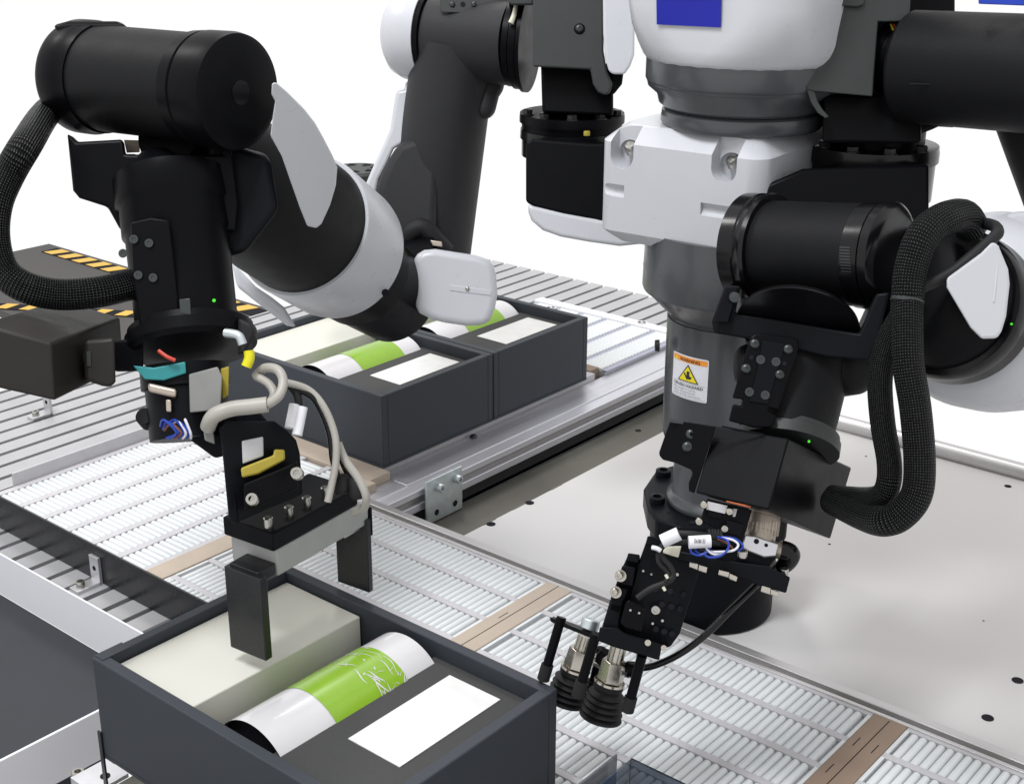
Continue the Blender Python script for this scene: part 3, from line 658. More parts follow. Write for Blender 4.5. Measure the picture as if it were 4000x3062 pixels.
# yoke below the barrel
MB().slab([(2779, 1258), (2832, 1112), (2893, 1118), (2872, 1225), (2975, 1238), (3355, 1302), (3425, 1147), (3476, 1142), (3430, 1330), (3398, 1410), (3230, 1395), (2960, 1330), (2787, 1302)], 1.06, .08, tilt=(-.06, 0)).build('wrist_yoke', 'black_anodised', ra, bevel=.002, seg=3)
MB().lathe(D(3135, 1172, 1.085), D(3112, 1300, 1.068)-D(3135, 1172, 1.085), [(0, .009), (.0012, .0160), (.004, .0200), (.010, .0235), (.016, .0290), (.020, .038), (.0225, .047), (.027, .0485)], 96).build('wrist_dome', 'black_gloss', ra, angle=70)
MB().slab([(2785, 1258), (2833, 1118), (2885, 1122), (2845, 1262)], 1.068, .006).build('yoke_clip', 'black_anodised', ra, bevel=.001) 
MB().lathe(D(2868, 1162, 1.066), -fw, [(0, .0045), (.002, .004), (.0026, .001)], 20).build('clip_pin', 'dark_screw', ra)
wb_ = joint_cyl('wrist_link', D(3140, 1290, 1.115), D(3068, 1700, 1.085), [(0, .048), (.1, .046), (.5, .041), (.8, .039), (1, .037)], 'black_cast', ra, 72, 60)
MB().lathe(D(3330, 1430, 1.09), -fw+rt*.5, [(-.03, .022), (-.01, .0245), (.004, .023), (.012, .017), (.0145, .010)], 48).build('link_boss', 'black_cast', ra, angle=60)
joint_cyl('link_boss', D(2915, 1430, 1.1), D(2870, 1430, 1.1), [(0, .018), (.5, .016), (.9, .012), (1, .008)], 'black_cast', ra, 40, 60)
joint_cyl('tool_ring', D(3086, 1690, 1.088), D(3076, 1752, 1.083), [(0, .0395), (.35, .0395), (.36, .0410), (1, .0410)], 'grey_housing', ra, 80)
MB().lathe(D(3160, 1724, 1.045), -fw, [(0, .0011), (.001, .0008)], 12).build('indicator_light', 'led_green', ra)
bp0 = MB().slab([(2929, 1323), (2944, 1308), (2974, 1301), (3105, 1320), (3118, 1330), (3122, 1350), (3075, 1483), (3040, 1602), (3005, 1592), (3000, 1604), (3026, 1618), (3031, 1632), (3013, 1671), (2950, 1672), (2846, 1644), (2862, 1579), (2896, 1586), (2902, 1560), (2860, 1555)], 1.044, .012).build('bracket_plate', 'black_satin', ra, bevel=.0012)
MB().slab([(2978, 1330), (3066, 1343), (3068, 1352), (3030, 1470), (3000, 1580), (2925, 1568), (2960, 1440)], 1.0425, .0016).build('bracket_inlay', 'black_anodised', ra, bevel=.0006)
for px_, py_ in ((2971, 1405), (3031, 1413), (2927, 1531), (2989, 1543)): screw(ra, 'flat', D(px_, py_, 1.0424), -fw, .0036, 'dark_screw')
for px_, py_ in ((2948, 1343), (3078, 1364), (2915, 1440), (3045, 1463)): screw(ra, 'pan', D(px_, py_, 1.0439), -fw, .0038, 'dark_screw')
for px_, py_ in ((2935, 1396), (3064, 1420)): MB().lathe(D(px_, py_, 1.0439), -fw, [(0, .0017), (.0003, .0017)], 14).build('plate_hole', 'hole', ra)
# folded cover box
def hexa(pts, m, name, parent, bevel=.001):
    return MB().add(pts, [(0, 1, 2, 3), (4, 7, 6, 5), (0, 4, 5, 1), (1, 5, 6, 2), (2, 6, 7, 3), (3, 7, 4, 0)]).build(name, m, parent, bevel=bevel)
cA, cB, cC, cD = D(2792, 1662, 1.055), D(3081, 1712, 1.020), D(3003, 1992, 1.000), D(2715, 1924, 1.035)
cE, cF = D(3328, 1826, 1.135), D(3245, 2105, 1.11); off = cE-cB
cov = hexa([cA, cB, cC, cD, cA+off, cE, cF, cD+off], 'black_satin', 'sensor_cover', ra, .0015)
MB().slab([(2618, 1643), (2640, 1640), (2796, 1664), (2712, 1927), (2691, 1918), (2690, 1885), (2705, 1850), (2700, 1835), (2640, 1808), (2590, 1796), (2576, 1780), (2575, 1765)], 1.054, .0028, tilt=(-.12, 0)).build('cover_flange', 'black_satin', ra, bevel=.0008)
for px_, py_ in ((2700, 1696), (2686, 1745)): screw(ra, 'pan', D(px_, py_, 1.0515), -fw, .0044, 'dark_screw')
MB().slab([(2820, 1662), (2985, 1694), (2984, 1700), (2819, 1669)], 1.029, .0015).build('cover_rib', 'black_anodised', ra, bevel=.0003)
MB().slab([(2615, 1635), (2770, 1662), (2768, 1670), (2615, 1650)], 1.053, .003).build('cover_rib', 'dark_screw', ra, bevel=.0003)
MB().slab([(2838, 1955), (2935, 1976), (2932, 1984), (2836, 1960)], 1.012, .003).build('cover_edge_trim', 'copper', ra)
# braided hoses
def hose(name, pts, rad, m='braid', parent=ra, scale=1):
    o = MB(); sub = 10; seg = 20; o.tube(pts, rad, seg, sub); ob = o.build(name, m, parent, angle=80)
    me = ob.data; uvl = me.uv_layers.new(name='UVMap'); P_ = spline([Vector(p) for p in pts], sub); L = [0]
    for i in range(1, len(P_)): L.append(L[-1]+(P_[i]-P_[i-1]).length)
    r_ = rad if not callable(rad) else rad(.5); per = 2*pi*r_
    for poly in me.polygons:
        vs = list(poly.vertices); ks = [v % seg for v in vs]; wrapk = max(ks)-min(ks) > 2
        for li, v in zip(poly.loop_indices, vs):
            k = v % seg; i = min(v//seg, len(L)-1)
            u = k/seg+(1 if wrapk and k == 0 else 0); uvl.data[li].uv = (u*scale, L[i]/per*scale)
    return ob
hose('braided_hose', [D(3790, 880, 1.06), D(3762, 846, 1.035), D(3706, 850, 1.01), D(3640, 885, 1.0), D(3590, 950, .995), D(3556, 1060, .995), D(3545, 1171, .995), D(3540, 1240, 1.0)], lambda t: .0133-.0016*t)
hose('braided_hose', [D(3545, 1165, .998), D(3526, 1225, 1.0), D(3468, 1340, 1.0), D(3438, 1480, 1.0), D(3448, 1651, 1.0), D(3473, 1800, 1.0), D(3470, 1890, 1.0), D(3440, 1938, 1.01), D(3370, 1948, 1.04), D(3255, 1938, 1.08)], .0092)
hose('braided_hose', [D(3545, 1165, .996), D(3545, 1250, .99), D(3548, 1419, .985), D(3576, 1600, .985), D(3592, 1800, .985), D(3580, 1930, .985), D(3520, 2010, .99), D(3450, 2035, 1.0), D(3370, 2012, 1.03), D(3255, 1955, 1.08)], .0115)
joint_cyl('cable_tie', D(3546, 1165, .995), D(3543, 1180, .995), [(0, .0122), (1, .0122)], 'dark_screw', ra, 32)
MB().box(D(3584, 1176, .99), (.0025, .0035, .0025)).build('tie_head', 'dark_screw', ra, bevel=.0005)

# ---------------- near hand with suction cups
hd = MB(); hd = joint_cyl('suction_hand', D(2990, 1990, 1.06), D(2962, 2120, 1.055), [(0, .0125), (.2, .0125), (.21, .0130), (.6, .0130), (.61, .0122), (1, .0122)], 'tan_metal', rb, 48)
for k in range(12):
    a = radians(90+k*15-90); nr = (-fw*cos(a-pi/2)+rt*sin(a-pi/2)).normalized()
    MB().box(D(2976, 2062, 1.0575)+nr*.0129, (.0006, .0006, .006), frame(D(2976, 2040, 1)-D(2970, 2080, 1))).build('coupling_tooth', 'tan_metal', hd)
MB().slab([(2908, 2088), (2950, 2092), (3042, 2125), (3030, 2172), (2985, 2178), (2897, 2142)], 1.038, .030).build('air_block', 'aluminium', hd, bevel=.0012)
for px_, py_, r in ((2955, 2114, .002), (2993, 2129, .0014)): MB().lathe(D(px_, py_, 1.0378), -fw, [(0, r), (.0003, r)], 16).build('air_port', 'hole', hd)
MB().slab([(2895, 2140), (2985, 2172), (3032, 2178), (3000, 2215), (2870, 2190)], 1.042, .03).build('hand_flange', 'black_anodised', hd, bevel=.0008)
ap = MB().slab([(2640, 2150), (2700, 2160), (2871, 2192), (3000, 2210), (3087, 2254), (3071, 2316), (2960, 2285), (2870, 2248), (2790, 2222), (2700, 2200), (2640, 2186)], 1.036, .034, tilt=(-.05, 0)).build('adapter_plate', 'black_anodised', hd, bevel=.001)
for q in (((2694, 2195), (2728, 2201), (2725, 2226), (2691, 2214)), ((2730, 2204), (2764, 2214), (2759, 2238), (2727, 2228)), ((2809, 2224), (2850, 2234), (2846, 2256), (2804, 2244)), ((2850, 2238), (2882, 2252), (2876, 2272), (2847, 2260)), ((2976, 2286), (3012, 2296), (3008, 2322), (2971, 2310)), ((3012, 2300), (3044, 2310), (3040, 2332), (3009, 2322))):
    MB().slab(q, 1.028, .008).build('magnet_block', 'nickel', hd, bevel=.0006)
screw(hd, 'socket', D(2901, 2172, 1.035), -fw*.4-dn, .0038, 'steel'); screw(hd, 'socket', D(3062, 2240, 1.04), -fw*.4-dn, .0034, 'steel')
# connector blocks with four screws
MB().slab([(2762, 1946), (2938, 1992), (2918, 2060), (2902, 2113), (2830, 2098), (2812, 2072), (2737, 2034), (2745, 2000)], 1.03, .02).build('connector_block', 'black_anodised', hd, bevel=.0008)
MB().slab([(2768, 1995), (2824, 2008), (2818, 2030), (2762, 2016)], 1.026, .004).build('connector_socket', 'black_satin', hd, bevel=.0003)
MB().slab([(2840, 2030), (2905, 2046), (2893, 2095), (2834, 2080)], 1.026, .004).build('connector_socket', 'black_anodised', hd, bevel=.0005)
MB().slab([(2765, 1958), (2842, 1975), (2832, 2006), (2759, 1989)], 1.0268, .003).build('name_strip', 'lane_strip', hd)
MB().slab([(2862, 1986), (2880, 1988), (2872, 2018), (2862, 2018)], 1.0268, .003).build('clip_plate', 'lane_strip', hd)
for px_, py_ in ((2750, 1969), (2850, 1995), (2731, 2034), (2831, 2062)): screw(hd, 'socket', D(px_, py_, 1.0265), -fw-rt*.15+dn*.1, .0027, 'nickel')
# bundle of ribbed boots and wires
for k in range(5): MB().tube([D(2770+k*12, 2070, 1.028), D(2778+k*10, 2095, 1.024), D(2785+k*8, 2125, 1.024)], .0013, 8, 4).build('wire_boot', 'black_rubber', hd)
MB().tube([D(2810, 2098, 1.022), D(2750, 2092, 1.018), D(2700, 2086, 1.016), D(2640, 2085, 1.018), D(2600, 2098, 1.02)], .0026, 12).build('sensor_cable', 'black_rubber', hd)
MB().tube([D(2810, 2118, 1.022), D(2740, 2112, 1.018), D(2660, 2115, 1.018), D(2600, 2125, 1.02), D(2578, 2150, 1.022), D(2590, 2180, 1.022), D(2620, 2215, 1.022), D(2628, 2250, 1.022), D(2600, 2275, 1.02), D(2540, 2300, 1.02), D(2490, 2335, 1.022)], .0024, 12).build('sensor_cable', 'black_rubber', hd)
MB().tube([D(2570, 2160, 1.022), D(2575, 2200, 1.022), D(2610, 2240, 1.022), D(2600, 2275, 1.018)], .0018, 10).build('sensor_cable', 'black_rubber', hd)
t1 = joint_cyl('cable_tag', D(2586, 2114, 1.016), D(2652, 2084, 1.014), [(0, .0052), (1, .0052)], 'tag_white', hd, 28)
t2 = joint_cyl('cable_tag', D(2690, 2118, 1.012), D(2776, 2113, 1.012), [(0, .0048), (1, .0048)], 'tag_white', hd, 28)
def tagxy(s, y): return D(2756-s*44, 2104+y*22, 1.0068)
text_mesh('圧検知', tagxy, 'tag_text', 'black_print', t2)
def loopw(pts, m, r=.0009):
    MB().tube([D(x, y, z) for x, y, z in pts], r, 8, 8).build('thin_wire', m, hd)
loopw([(2800, 2096, 1.02), (2840, 2110, 1.01), (2845, 2140, 1.008), (2815, 2170, 1.008), (2770, 2176, 1.01), (2752, 2160, 1.012), (2775, 2148, 1.014)], 'wire_blue')
loopw([(2802, 2098, 1.02), (2860, 2108, 1.012), (2884, 2128, 1.01), (2862, 2150, 1.01), (2800, 2155, 1.012), (2770, 2152, 1.014)], 'wire_white')
loopw([(2804, 2096, 1.022), (2870, 2104, 1.014), (2902, 2132, 1.012), (2884, 2152, 1.014)], 'wire_blue')
loopw([(2800, 2102, 1.02), (2842, 2122, 1.014), (2862, 2146, 1.014), (2840, 2150, 1.016)], 'wire_brown')
loopw([(2695, 2134, 1.014), (2702, 2158, 1.012), (2730, 2168, 1.012), (2760, 2156, 1.012), (2776, 2134, 1.014)], 'wire_blue')
loopw([(2722, 2134, 1.016), (2716, 2150, 1.014), (2740, 2166, 1.014)], 'wire_blue')
loopw([(2756, 2132, 1.014), (2766, 2150, 1.012), (2790, 2165, 1.012), (2822, 2158, 1.014)], 'wire_white')
# white clamp and zip tie
MB().slab([(2603, 2134), (2662, 2132), (2650, 2177), (2630, 2172), (2585, 2158)], 1.03, .004).build('cable_clamp', 'ivory', hd, bevel=.0006)
MB().tube([D(2548, 2138, 1.02), D(2566, 2142, 1.018), D(2580, 2150, 1.018)], .0018, 8, 3).build('zip_tie', 'tag_white', hd)
for a in ((2600, 2244, 2608, 2258), (2590, 2292, 2598, 2306)): MB().tube([D(a[0], a[1], 1.017), D(a[2], a[3], 1.017)], .0012, 8, 1).build('zip_tie', 'ivory', hd)
# hand body plates
MB().slab([(2500, 2169), (2456, 2160), (2433, 2212), (2389, 2325), (2343, 2475), (2335, 2498), (2452, 2500), (2502, 2300)], 1.068, .012).build('hand_spine', 'black_anodised', hd, bevel=.001)
hb = MB().slab([(2522, 2120), (2540, 2093), (2610, 2105), (2660, 2170), (2725, 2190), (2735, 2215), (2700, 2330), (2655, 2475), (2619, 2525), (2580, 2515), (2440, 2480), (2455, 2350), (2497, 2190)], 1.055, .016, tilt=(0, .02)).build('hand_plate', 'black_anodised', hd, bevel=.001)
MB().slab([(2530, 2092), (2618, 2112), (2606, 2142), (2520, 2128)], 1.035, .01).build('hand_block', 'black_anodised', hd, bevel=.0008)
for q in ([(2454, 2159), (2500, 2166), (2492, 2200), (2445, 2190)], [(2431, 2207), (2482, 2215), (2470, 2290), (2410, 2280)], [(2400, 2290), (2452, 2300), (2420, 2400), (2378, 2385)], [(2384, 2350), (2430, 2365), (2405, 2505), (2340, 2488)]):
    MB().slab(q, 1.047, .025).build('hand_block', 'black_anodised', hd, bevel=.001)
MB().slab([(2445, 2352), (2456, 2341), (2522, 2372), (2505, 2468), (2440, 2452), (2423, 2432)], 1.035, .014).build('hand_cover', 'black_satin', hd, bevel=.0012)
MB().slab([(2344, 2448), (2410, 2450), (2440, 2470), (2620, 2525), (2584, 2532), (2575, 2578), (2395, 2525), (2331, 2500)], 1.04, .03).build('hand_foot', 'black_anodised', hd, bevel=.001)
for px_, py_ in ((2514, 2570), (2575, 2588)): pass
for px_, py_ in ((2419, 2245), (2400, 2309)):
    MB().lathe(D(px_+6, py_+3, 1.043), -fw-rt*.3, [(0, .0046), (.001, .0046)], 24).build('washer', 'nickel', hd); screw(hd, 'socket', D(px_+2, py_+1, 1.0415), -fw-rt*.3, .0030, 'nickel')
screw(hd, 'socket', D(2563, 2379, 1.052), -fw-rt*.2, .0037, 'steel')
for px_, py_, r in ((2512, 2230, .0009), (2544, 2243, .0009), (2645, 2244, .0012), (2462, 2383, .0009), (2496, 2394, .0009), (2500, 2330, .0010), (2587, 2424, .0011), (2549, 2435, .0010), (2530, 2510, .0024), (2592, 2530, .0022)):
    MB().lathe(D(px_, py_, 1.0345 if px_ < 2500 and py_ > 2350 else 1.038 if py_ > 2500 else 1.0535), -fw-dn*.2, [(0, r), (.0012, r)], 12).build('set_screw', 'steel' if r < .002 else 'nickel', hd)
for px_, py_ in ((2618, 2308), (2670, 2322), (2585, 2360), (2622, 2368), (2657, 2377), (2561, 2456), (2594, 2466), (2626, 2476), (2560, 2300)):
    MB().lathe(D(px_, py_, 1.0545), -fw, [(0, .0024), (.0004, .0024)], 14).build('plate_hole', 'hole', hd)
# cup plate, pins and cups
MB().slab([(2149, 2408), (2157, 2412), (2250, 2450), (2340, 2482), (2345, 2500), (2300, 2488), (2160, 2432), (2149, 2424)], 1.09, .02, tilt=(-.1, 0)).build('cup_plate', 'black_anodised', hd, bevel=.0006)
MB().prism([D(2151, 2414, 1.10), D(2160, 2406, 1.125), D(2345, 2470, 1.10), D(2338, 2486, 1.07)], Vector((0, 0, -.003))).build('cup_plate', 'black_anodised', hd, bevel=.0004)
def pin(a, b_, d):
    A1 = D(*a, d); B1 = D(*b_, d+.012); t_ = (B1-A1)
    joint_cyl('guide_pin', A1, A1+t_*.80, [(0, .0040), (1, .0040)], 'black_satin', hd, 20)
    joint_cyl('pin_foot', A1+t_*.74, B1, [(0, .0052), (.95, .0052), (1, .0045)], 'black_rubber', hd, 20)
pin((2190, 2420), (2121, 2655), 1.095); pin((2328, 2475), (2256, 2722), 1.06); pin((2508, 2560), (2450, 2778), 1.05); pin((2350, 2530), (2310, 2700), 1.13)
MB().lathe(D(2190, 2424, 1.094), D(2196, 2405, 1.094)-D(2190, 2424, 1.094), [(-.001, .0045), (.003, .0045)], 6).build('hex_nut', 'black_satin', hd)
def cup(a, b_, d, nm):
    A1 = D(*a, d); B1 = D(*b_, d+.014); t_ = B1-A1; L = t_.length
    c_ = joint_cyl('cup_stem', A1, A1+t_*.28, [(0, .0068), (1, .0068)], 'nickel', hd, 32)
    MB().lathe(A1+t_*.20, t_, [(0, .0105), (.26*L, .0112)], 6).build('hex_nut', 'nickel', hd, bevel=.0006)
    MB().lathe(A1+t_*.465, t_, [(0, .0125), (.0018, .0128)], 32).build('washer', 'nickel', hd)
    pr = [(.49*L, .0125), (.56*L, .0122), (.57*L, .0112), (.60*L, .0108)]
    n_ = 5; s = .60; e = .985
    for k in range(n_):
        a0 = s+(e-s)*k/n_; w_ = (e-s)/n_; R1 = .0150+.0007*k
        pr += [((a0+w_*.55)*L, R1), ((a0+w_*.68)*L, R1-.0004)]
        if k < n_-1: pr += [((a0+w_)*L, .0116)]
    MB().lathe(A1, t_, pr, 48).build('bellows_cup', 'black_rubber', hd, angle=50)
cup((2290, 2480), (2205, 2745), 1.12, 'a'); cup((2418, 2520), (2342, 2812), 1.09, 'b')
MB().lathe(D(2300, 2455, 1.085), D(2309, 2424, 1.085)-D(2300, 2455, 1.085), [(0, .0066), (.0005, .0075), (.0072, .0075), (.008, .0068)], 28).build('knurled_screw', 'zinc', hd, angle=30)
MB().slab([(2278, 2446), (2328, 2458), (2332, 2466), (2276, 2452)], 1.085, .01).build('washer', 'zinc', hd)
joint_cyl('air_fitting', D(2425, 2606, 1.09), D(2468, 2618, 1.09), [(0, .0052), (.5, .0052), (.51, .0066), (1, .0066)], 'nickel', hd, 24)
joint_cyl('fitting_elbow', D(2455, 2614, 1.09), D(2500, 2610, 1.085), [(0, .0068), (.5, .0062), (1, .0048)], 'black_satin', hd, 24)
joint_cyl('air_fitting', D(2320, 2575, 1.12), D(2366, 2588, 1.12), [(0, .0052), (1, .0066)], 'nickel', hd, 24)
joint_cyl('fitting_elbow', D(2352, 2586, 1.118), D(2372, 2545, 1.115), [(0, .0072), (.5, .0070), (1, .0055)], 'black_satin', hd, 24)
MB().tube([D(2490, 2610, 1.085), D(2560, 2597, 1.08), D(2660, 2550, 1.075), D(2760, 2475, 1.075), D(2860, 2375, 1.078), D(2950, 2288, 1.085), D(3030, 2215, 1.09), D(3062, 2180, 1.09)], .0028, 14, 8).build('air_hose', 'black_gloss', hd)
joint_cyl('air_fitting', D(3020, 2135, 1.05), D(3068, 2160, 1.045), [(0, .0048), (.35, .0048), (.36, .0068), (1, .0068)], 'tan_metal', hd, 28)
MB().tube([D(3050, 2150, 1.047), D(3085, 2160, 1.046), D(3088, 2180, 1.047), D(3070, 2205, 1.05), D(3052, 2215, 1.055)], lambda t: .0084-.003*t, 16, 6).build('fitting_elbow', 'black_gloss', hd)
MB().tube([D(3080, 2160, 1.046), D(3112, 2172, 1.043)], lambda t: .0062-.003*t, 14, 1).build('fitting_elbow', 'black_gloss', hd)

# ---------------- far arm (left in the picture)
la = joint_cyl('far_arm', D(1705, 145, 1.62), D(2010, 165, 1.585), [(0, .0505), (.02, .052), (1, .050)], 'black_cast_lit', rb, 96)
MB().lathe(D(1690, 140, 1.62), -(D(2010, 165, 1.585)-D(1705, 145, 1.62)), [(-.004, .0535), (.004, .0535)], 72).build('shoulder_gasket', 'black_satin', la)
MB().lathe(D(1682, 138, 1.62), -(D(2010, 165, 1.585)-D(1705, 145, 1.62)), [(0, .0545), (.012, .055), (.028, .0535), (.040, .048), (.048, .038), (.052, .02)], 72).build('shoulder_cap', 'white_shell', la, angle=70)
joint_cyl('upper_arm', D(1778, 175, 1.61), D(1668, 1010, 1.68), [(0, .05), (.5, .0515), (1, .053)], 'black_cast_lit', la, 96)
MB().slab([(1762, 130), (1900, 160), (1985, 330), (1950, 380), (1925, 480), (1700, 420), (1640, 260)], 1.60, .03).build('arm_fillet', 'black_cast_lit', la, bevel=.018, seg=6)
MB().slab([(1669, 524), (1720, 560), (1700, 960), (1560, 985), (1461, 835), (1470, 740), (1487, 688), (1520, 620), (1556, 562), (1600, 548)], 1.60, .06).build('arm_wing', 'black_cast_lit', la, bevel=.012, seg=5)
MB().slab([(1583, 318), (1628, 322), (1612, 385), (1600, 450), (1582, 556), (1538, 583), (1512, 640), (1480, 702), (1468, 760), (1460, 830), (1405, 775), (1420, 740), (1467, 631), (1500, 560), (1524, 506), (1534, 440), (1548, 356), (1584, 348)], 1.625, .05).build('arm_side_shell', 'white_shell', la, bevel=.004, seg=4)
joint_cyl('shoulder_ring', D(2000, 165, 1.575), D(2072, 170, 1.57), [(0, .0505), (.3, .0505), (.31, .0485), (.36, .0485), (.37, .053), (.72, .053), (.73, .0505), (.78, .0505), (.79, .056), (1, .056)], 'black_satin', la, 80)
pl = MB().slab([(1718, -60), (2030, -60), (2014, 56), (1900, 55), (1728, 50), (1718, 40)], 1.558, .004).build('cover_plate', 'grey_housing', la, bevel=.001)
for px_ in (1767, 1851): screw(pl, 'pan', D(px_, 18, 1.5575), -fw, .0032, 'dark_screw')
MB().lathe(D(1808, 18, 1.5575), -fw, [(0, .0028), (.0003, .0028)], 18).build('plate_hole', 'hole', pl)
MB().tube([D(2016, 20, 1.52), D(2008, 60, 1.515), D(1996, 92, 1.515)], lambda t: .0022+.0012*t, 10, 4).build('cable_tie', 'ivory', la)
MB().slab([(1990, -100), (2085, -100), (2085, 22), (1994, 22), (1984, 8)], 1.50, .06).build('housing_step', 'grey_housing', la, bevel=.003)
MB().slab([(2081, -300), (2081, 262), (2306, 274), (2316, 330), (2335, 362), (2362, 374), (2382, 366), (2394, 330), (2372, 280), (2358, 200), (2360, -300)], 1.46, .085).build('shoulder_housing', 'grey_housing', la, bevel=.0025, seg=3)
MB().lathe(D(2264, 115, 1.4605), -fw, [(-.003, .0072), (.0004, .0072), (.0006, .0052)], 28).build('screw_recess', 'black_satin', la)
screw(la, 'pan', D(2263, 113, 1.459), -fw, .0044, 'dark_screw')
MB().slab([(2352, -300), (2356, 130), (2364, 230), (2378, 280), (2394, 292), (2440, 292), (2462, 260), (2478, 215), (2484, -300)], 1.45, .09).build('shoulder_shell', 'white_shell', la, bevel=.004, seg=4)
MB().slab([(2394, 270), (2436, 285), (2430, 330), (2398, 370), (2380, 372)], 1.47, .05).build('shoulder_back', 'black_satin', la, bevel=.002)
PL = D(2235, 440, 1.545)
MB().slab([(2112, 240), (2396, 250), (2396, 452), (2118, 440)], 1.49, .11).build('motor_body', 'black_satin', la, bevel=.003)
MB().lathe(PL, (0, 0, -1), [(0, .0595), (.004, .0600), (.010, .0600), (.0105, .0575), (.018, .0575)], 72).build('motor_flange', 'black_satin', la)
MB().lathe(PL, (0, 0, -1), [(.0182, .0590), (.028, .0595), (.0285, .0575), (.048, .0575)], 72).build('motor_ring', 'black_gloss', la)
for a in (196, 232, 268, 304, 340):
    q = PL+v1*.053*cos(radians(a))+v2*.053*sin(radians(a)); screw(la, 'hexbolt', q, (0, 0, 1), .0066, 'bolt_black')
screw(la, 'socket', D(2292, 530, 1.486), (0, 0, 1), .0035, 'yellow_part')
mh = MB().slab([(2054, 560), (2070, 540), (2300, 560), (2430, 560), (2430, 905), (2330, 858), (2200, 835), (2085, 808), (2054, 790)], 1.46, .10).build('motor_housing', 'black_satin', la, bevel=.008, seg=5)
MB().slab([(2062, 796), (2085, 806), (2200, 834), (2330, 858), (2560, 905), (2540, 950), (2420, 962), (2300, 945), (2190, 925), (2120, 900), (2076, 862), (2064, 830)], 1.455, .10).build('motor_cap', 'white_shell', la, bevel=.008, seg=5)
# rear fan seen between the arms
fan = MB().lathe(D(1395, 690, 1.95), (0, 0, 1), [(-.06, .042), (.008, .042), (.012, .038)], 40).build('rear_motor', 'grey_housing', la)
for k in range(7):
    a = k*2*pi/7; q = D(1395, 690, 1.95)+Vector((cos(a)*.025, sin(a)*.025, .0125)); MB().lathe(q, (0, 0, 1), [(0, .008), (.0005, .008)], 3).build('vent_slot', 'hole', fan)
# elbow and forearm
MB().tube([D(1590, 1010, 1.62), D(1585, 950, 1.61), D(1612, 905, 1.605), D(1655, 892, 1.605), D(1700, 940, 1.61), D(1740, 985, 1.62)], .012, 16, 6).build('elbow_guard', 'black_rubber', la)
joint_cyl('elbow_stub', D(1560, 1040, 1.6), D(1700, 1010, 1.61), [(0, .028), (1, .028)], 'black_satin', la, 40)
MB().slab([(1680, 938), (1726, 944), (1728, 965), (1690, 960)], 1.58, .012).build('elbow_tab', 'tan_metal', la, bevel=.001)
cp = MB().slab([(1612, 1019), (1630, 992), (1656, 976), (1700, 972), (1862, 997), (1905, 1012), (1928, 1035), (1940, 1080), (1944, 1150), (1934, 1206), (1915, 1250), (1895, 1270), (1825, 1274), (1740, 1262), (1690, 1250), (1640, 1225), (1618, 1200), (1620, 1140), (1606, 1069)], 1.555, .085).build('elbow_cap', 'white_shell', la, bevel=.009, seg=6)
MB().slab([(1756, 1112), (1920, 1134), (1918, 1156), (1756, 1136)], 1.5542, .002).build('cap_ridge', 'white_shell', la, bevel=.0008, seg=3)
screw(cp, 'pan', D(1826, 1128, 1.5535), -fw, .0024, 'steel')
FA0 = D(660, 520, 1.17); FA1 = D(1530, 1125, 1.66)
fl_ = joint_cyl('forearm', FA0, FA1, [(0, .030), (.10, .052), (.28, .066), (.40, .072), (.54, .0735)], 'black_cast', la, 96, 60)
joint_cyl('forearm_band', FA0+(FA1-FA0)*.505, FA0+(FA1-FA0)*.70, [(0, .0765), (.05, .078), (.9, .0775), (1, .076)], 'white_shell', la, 96)
joint_cyl('forearm_lower', FA0+(FA1-FA0)*.60+dn*.008, D(1556, 1180, 1.63), [(0, .064), (.3, .062), (.5, .0600), (.51, .0585), (.95, .053), (1, .048)], 'black_satin', la, 96)
for px_, py_ in ((1534, 1030), (1506, 1145), (1530, 1238)): MB().lathe(D(px_, py_, 1.475), -fw+rt*.5, [(0, .0045), (.0006, .0045)], 20).build('housing_hole', 'hole', la)
MB().slab([(1062, 325), (1078, 322), (1120, 358), (1187, 425), (1230, 480), (1262, 537), (1300, 610), (1318, 655), (1312, 725), (1290, 800), (1256, 875), (1236, 892), (1200, 884), (1170, 810), (1100, 610), (1056, 531), (1066, 450), (1075, 394), (1060, 372)], 1.125, .04, tilt=(.25, .1)).build('forearm_cover', 'white_shell', la, bevel=.004, seg=4)
MB().slab([(905, 1020), (1000, 1120), (1060, 1160), (1110, 1200), (1160, 1280), (1120, 1272), (1000, 1180), (925, 1120)], 1.48, .06).build('forearm_belly', 'white_shell', la, bevel=.006, seg=4)
# big wrist barrel
B0 = D(342, 302, 1.195); B1 = D(940, 362, 1.10); bd = B1-B0
br = joint_cyl('wrist_barrel', B0, B1, [(.06, .0455), (.85, .0445)], 'black_cast', la, 96)
joint_cyl('wrist_rim', B0, B1, [(-.06, .047), (-.03, .0492), (.06, .0492), (.075, .0480), (.13, .0470)], 'black_satin', la, 96)
joint_cyl('wrist_ring', B0, B1, [(.74, .0465), (.80, .0472), (.805, .0458), (.815, .0458), (.82, .0476), (.95, .0478), (.985, .0465), (1.0, .040)], 'black_satin', la, 96)
joint_cyl('ring_hub', B0, B1, [(.995, .010), (1.003, .010)], 'black_gloss', la, 32)
MB().slab([(205, 100), (265, 84), (470, 84), (510, 118), (500, 150), (240, 150)], 1.16, .04).build('barrel_top_cover', 'black_satin', la, bevel=.004)
MB().slab([(262, 520), (300, 555), (480, 545), (488, 602), (500, 604), (870, 604), (862, 560), (905, 580), (930, 800), (920, 905), (470, 900), (420, 810), (310, 775), (285, 745)], 1.13, .07).build('wrist_yoke', 'black_satin', la, bevel=.004, seg=3)
MB().slab([(800, 420), (880, 560), (1040, 600), (1062, 640), (1090, 820), (960, 990), (880, 1010), (820, 800)], 1.14, .06).build('wrist_side', 'black_anodised', la, bevel=.006, seg=3)
MB().slab([(400, 602), (540, 602), (545, 900), (470, 900), (418, 805), (400, 700)], 1.16, .04).build('yoke_web', 'black_satin', la, bevel=.003)
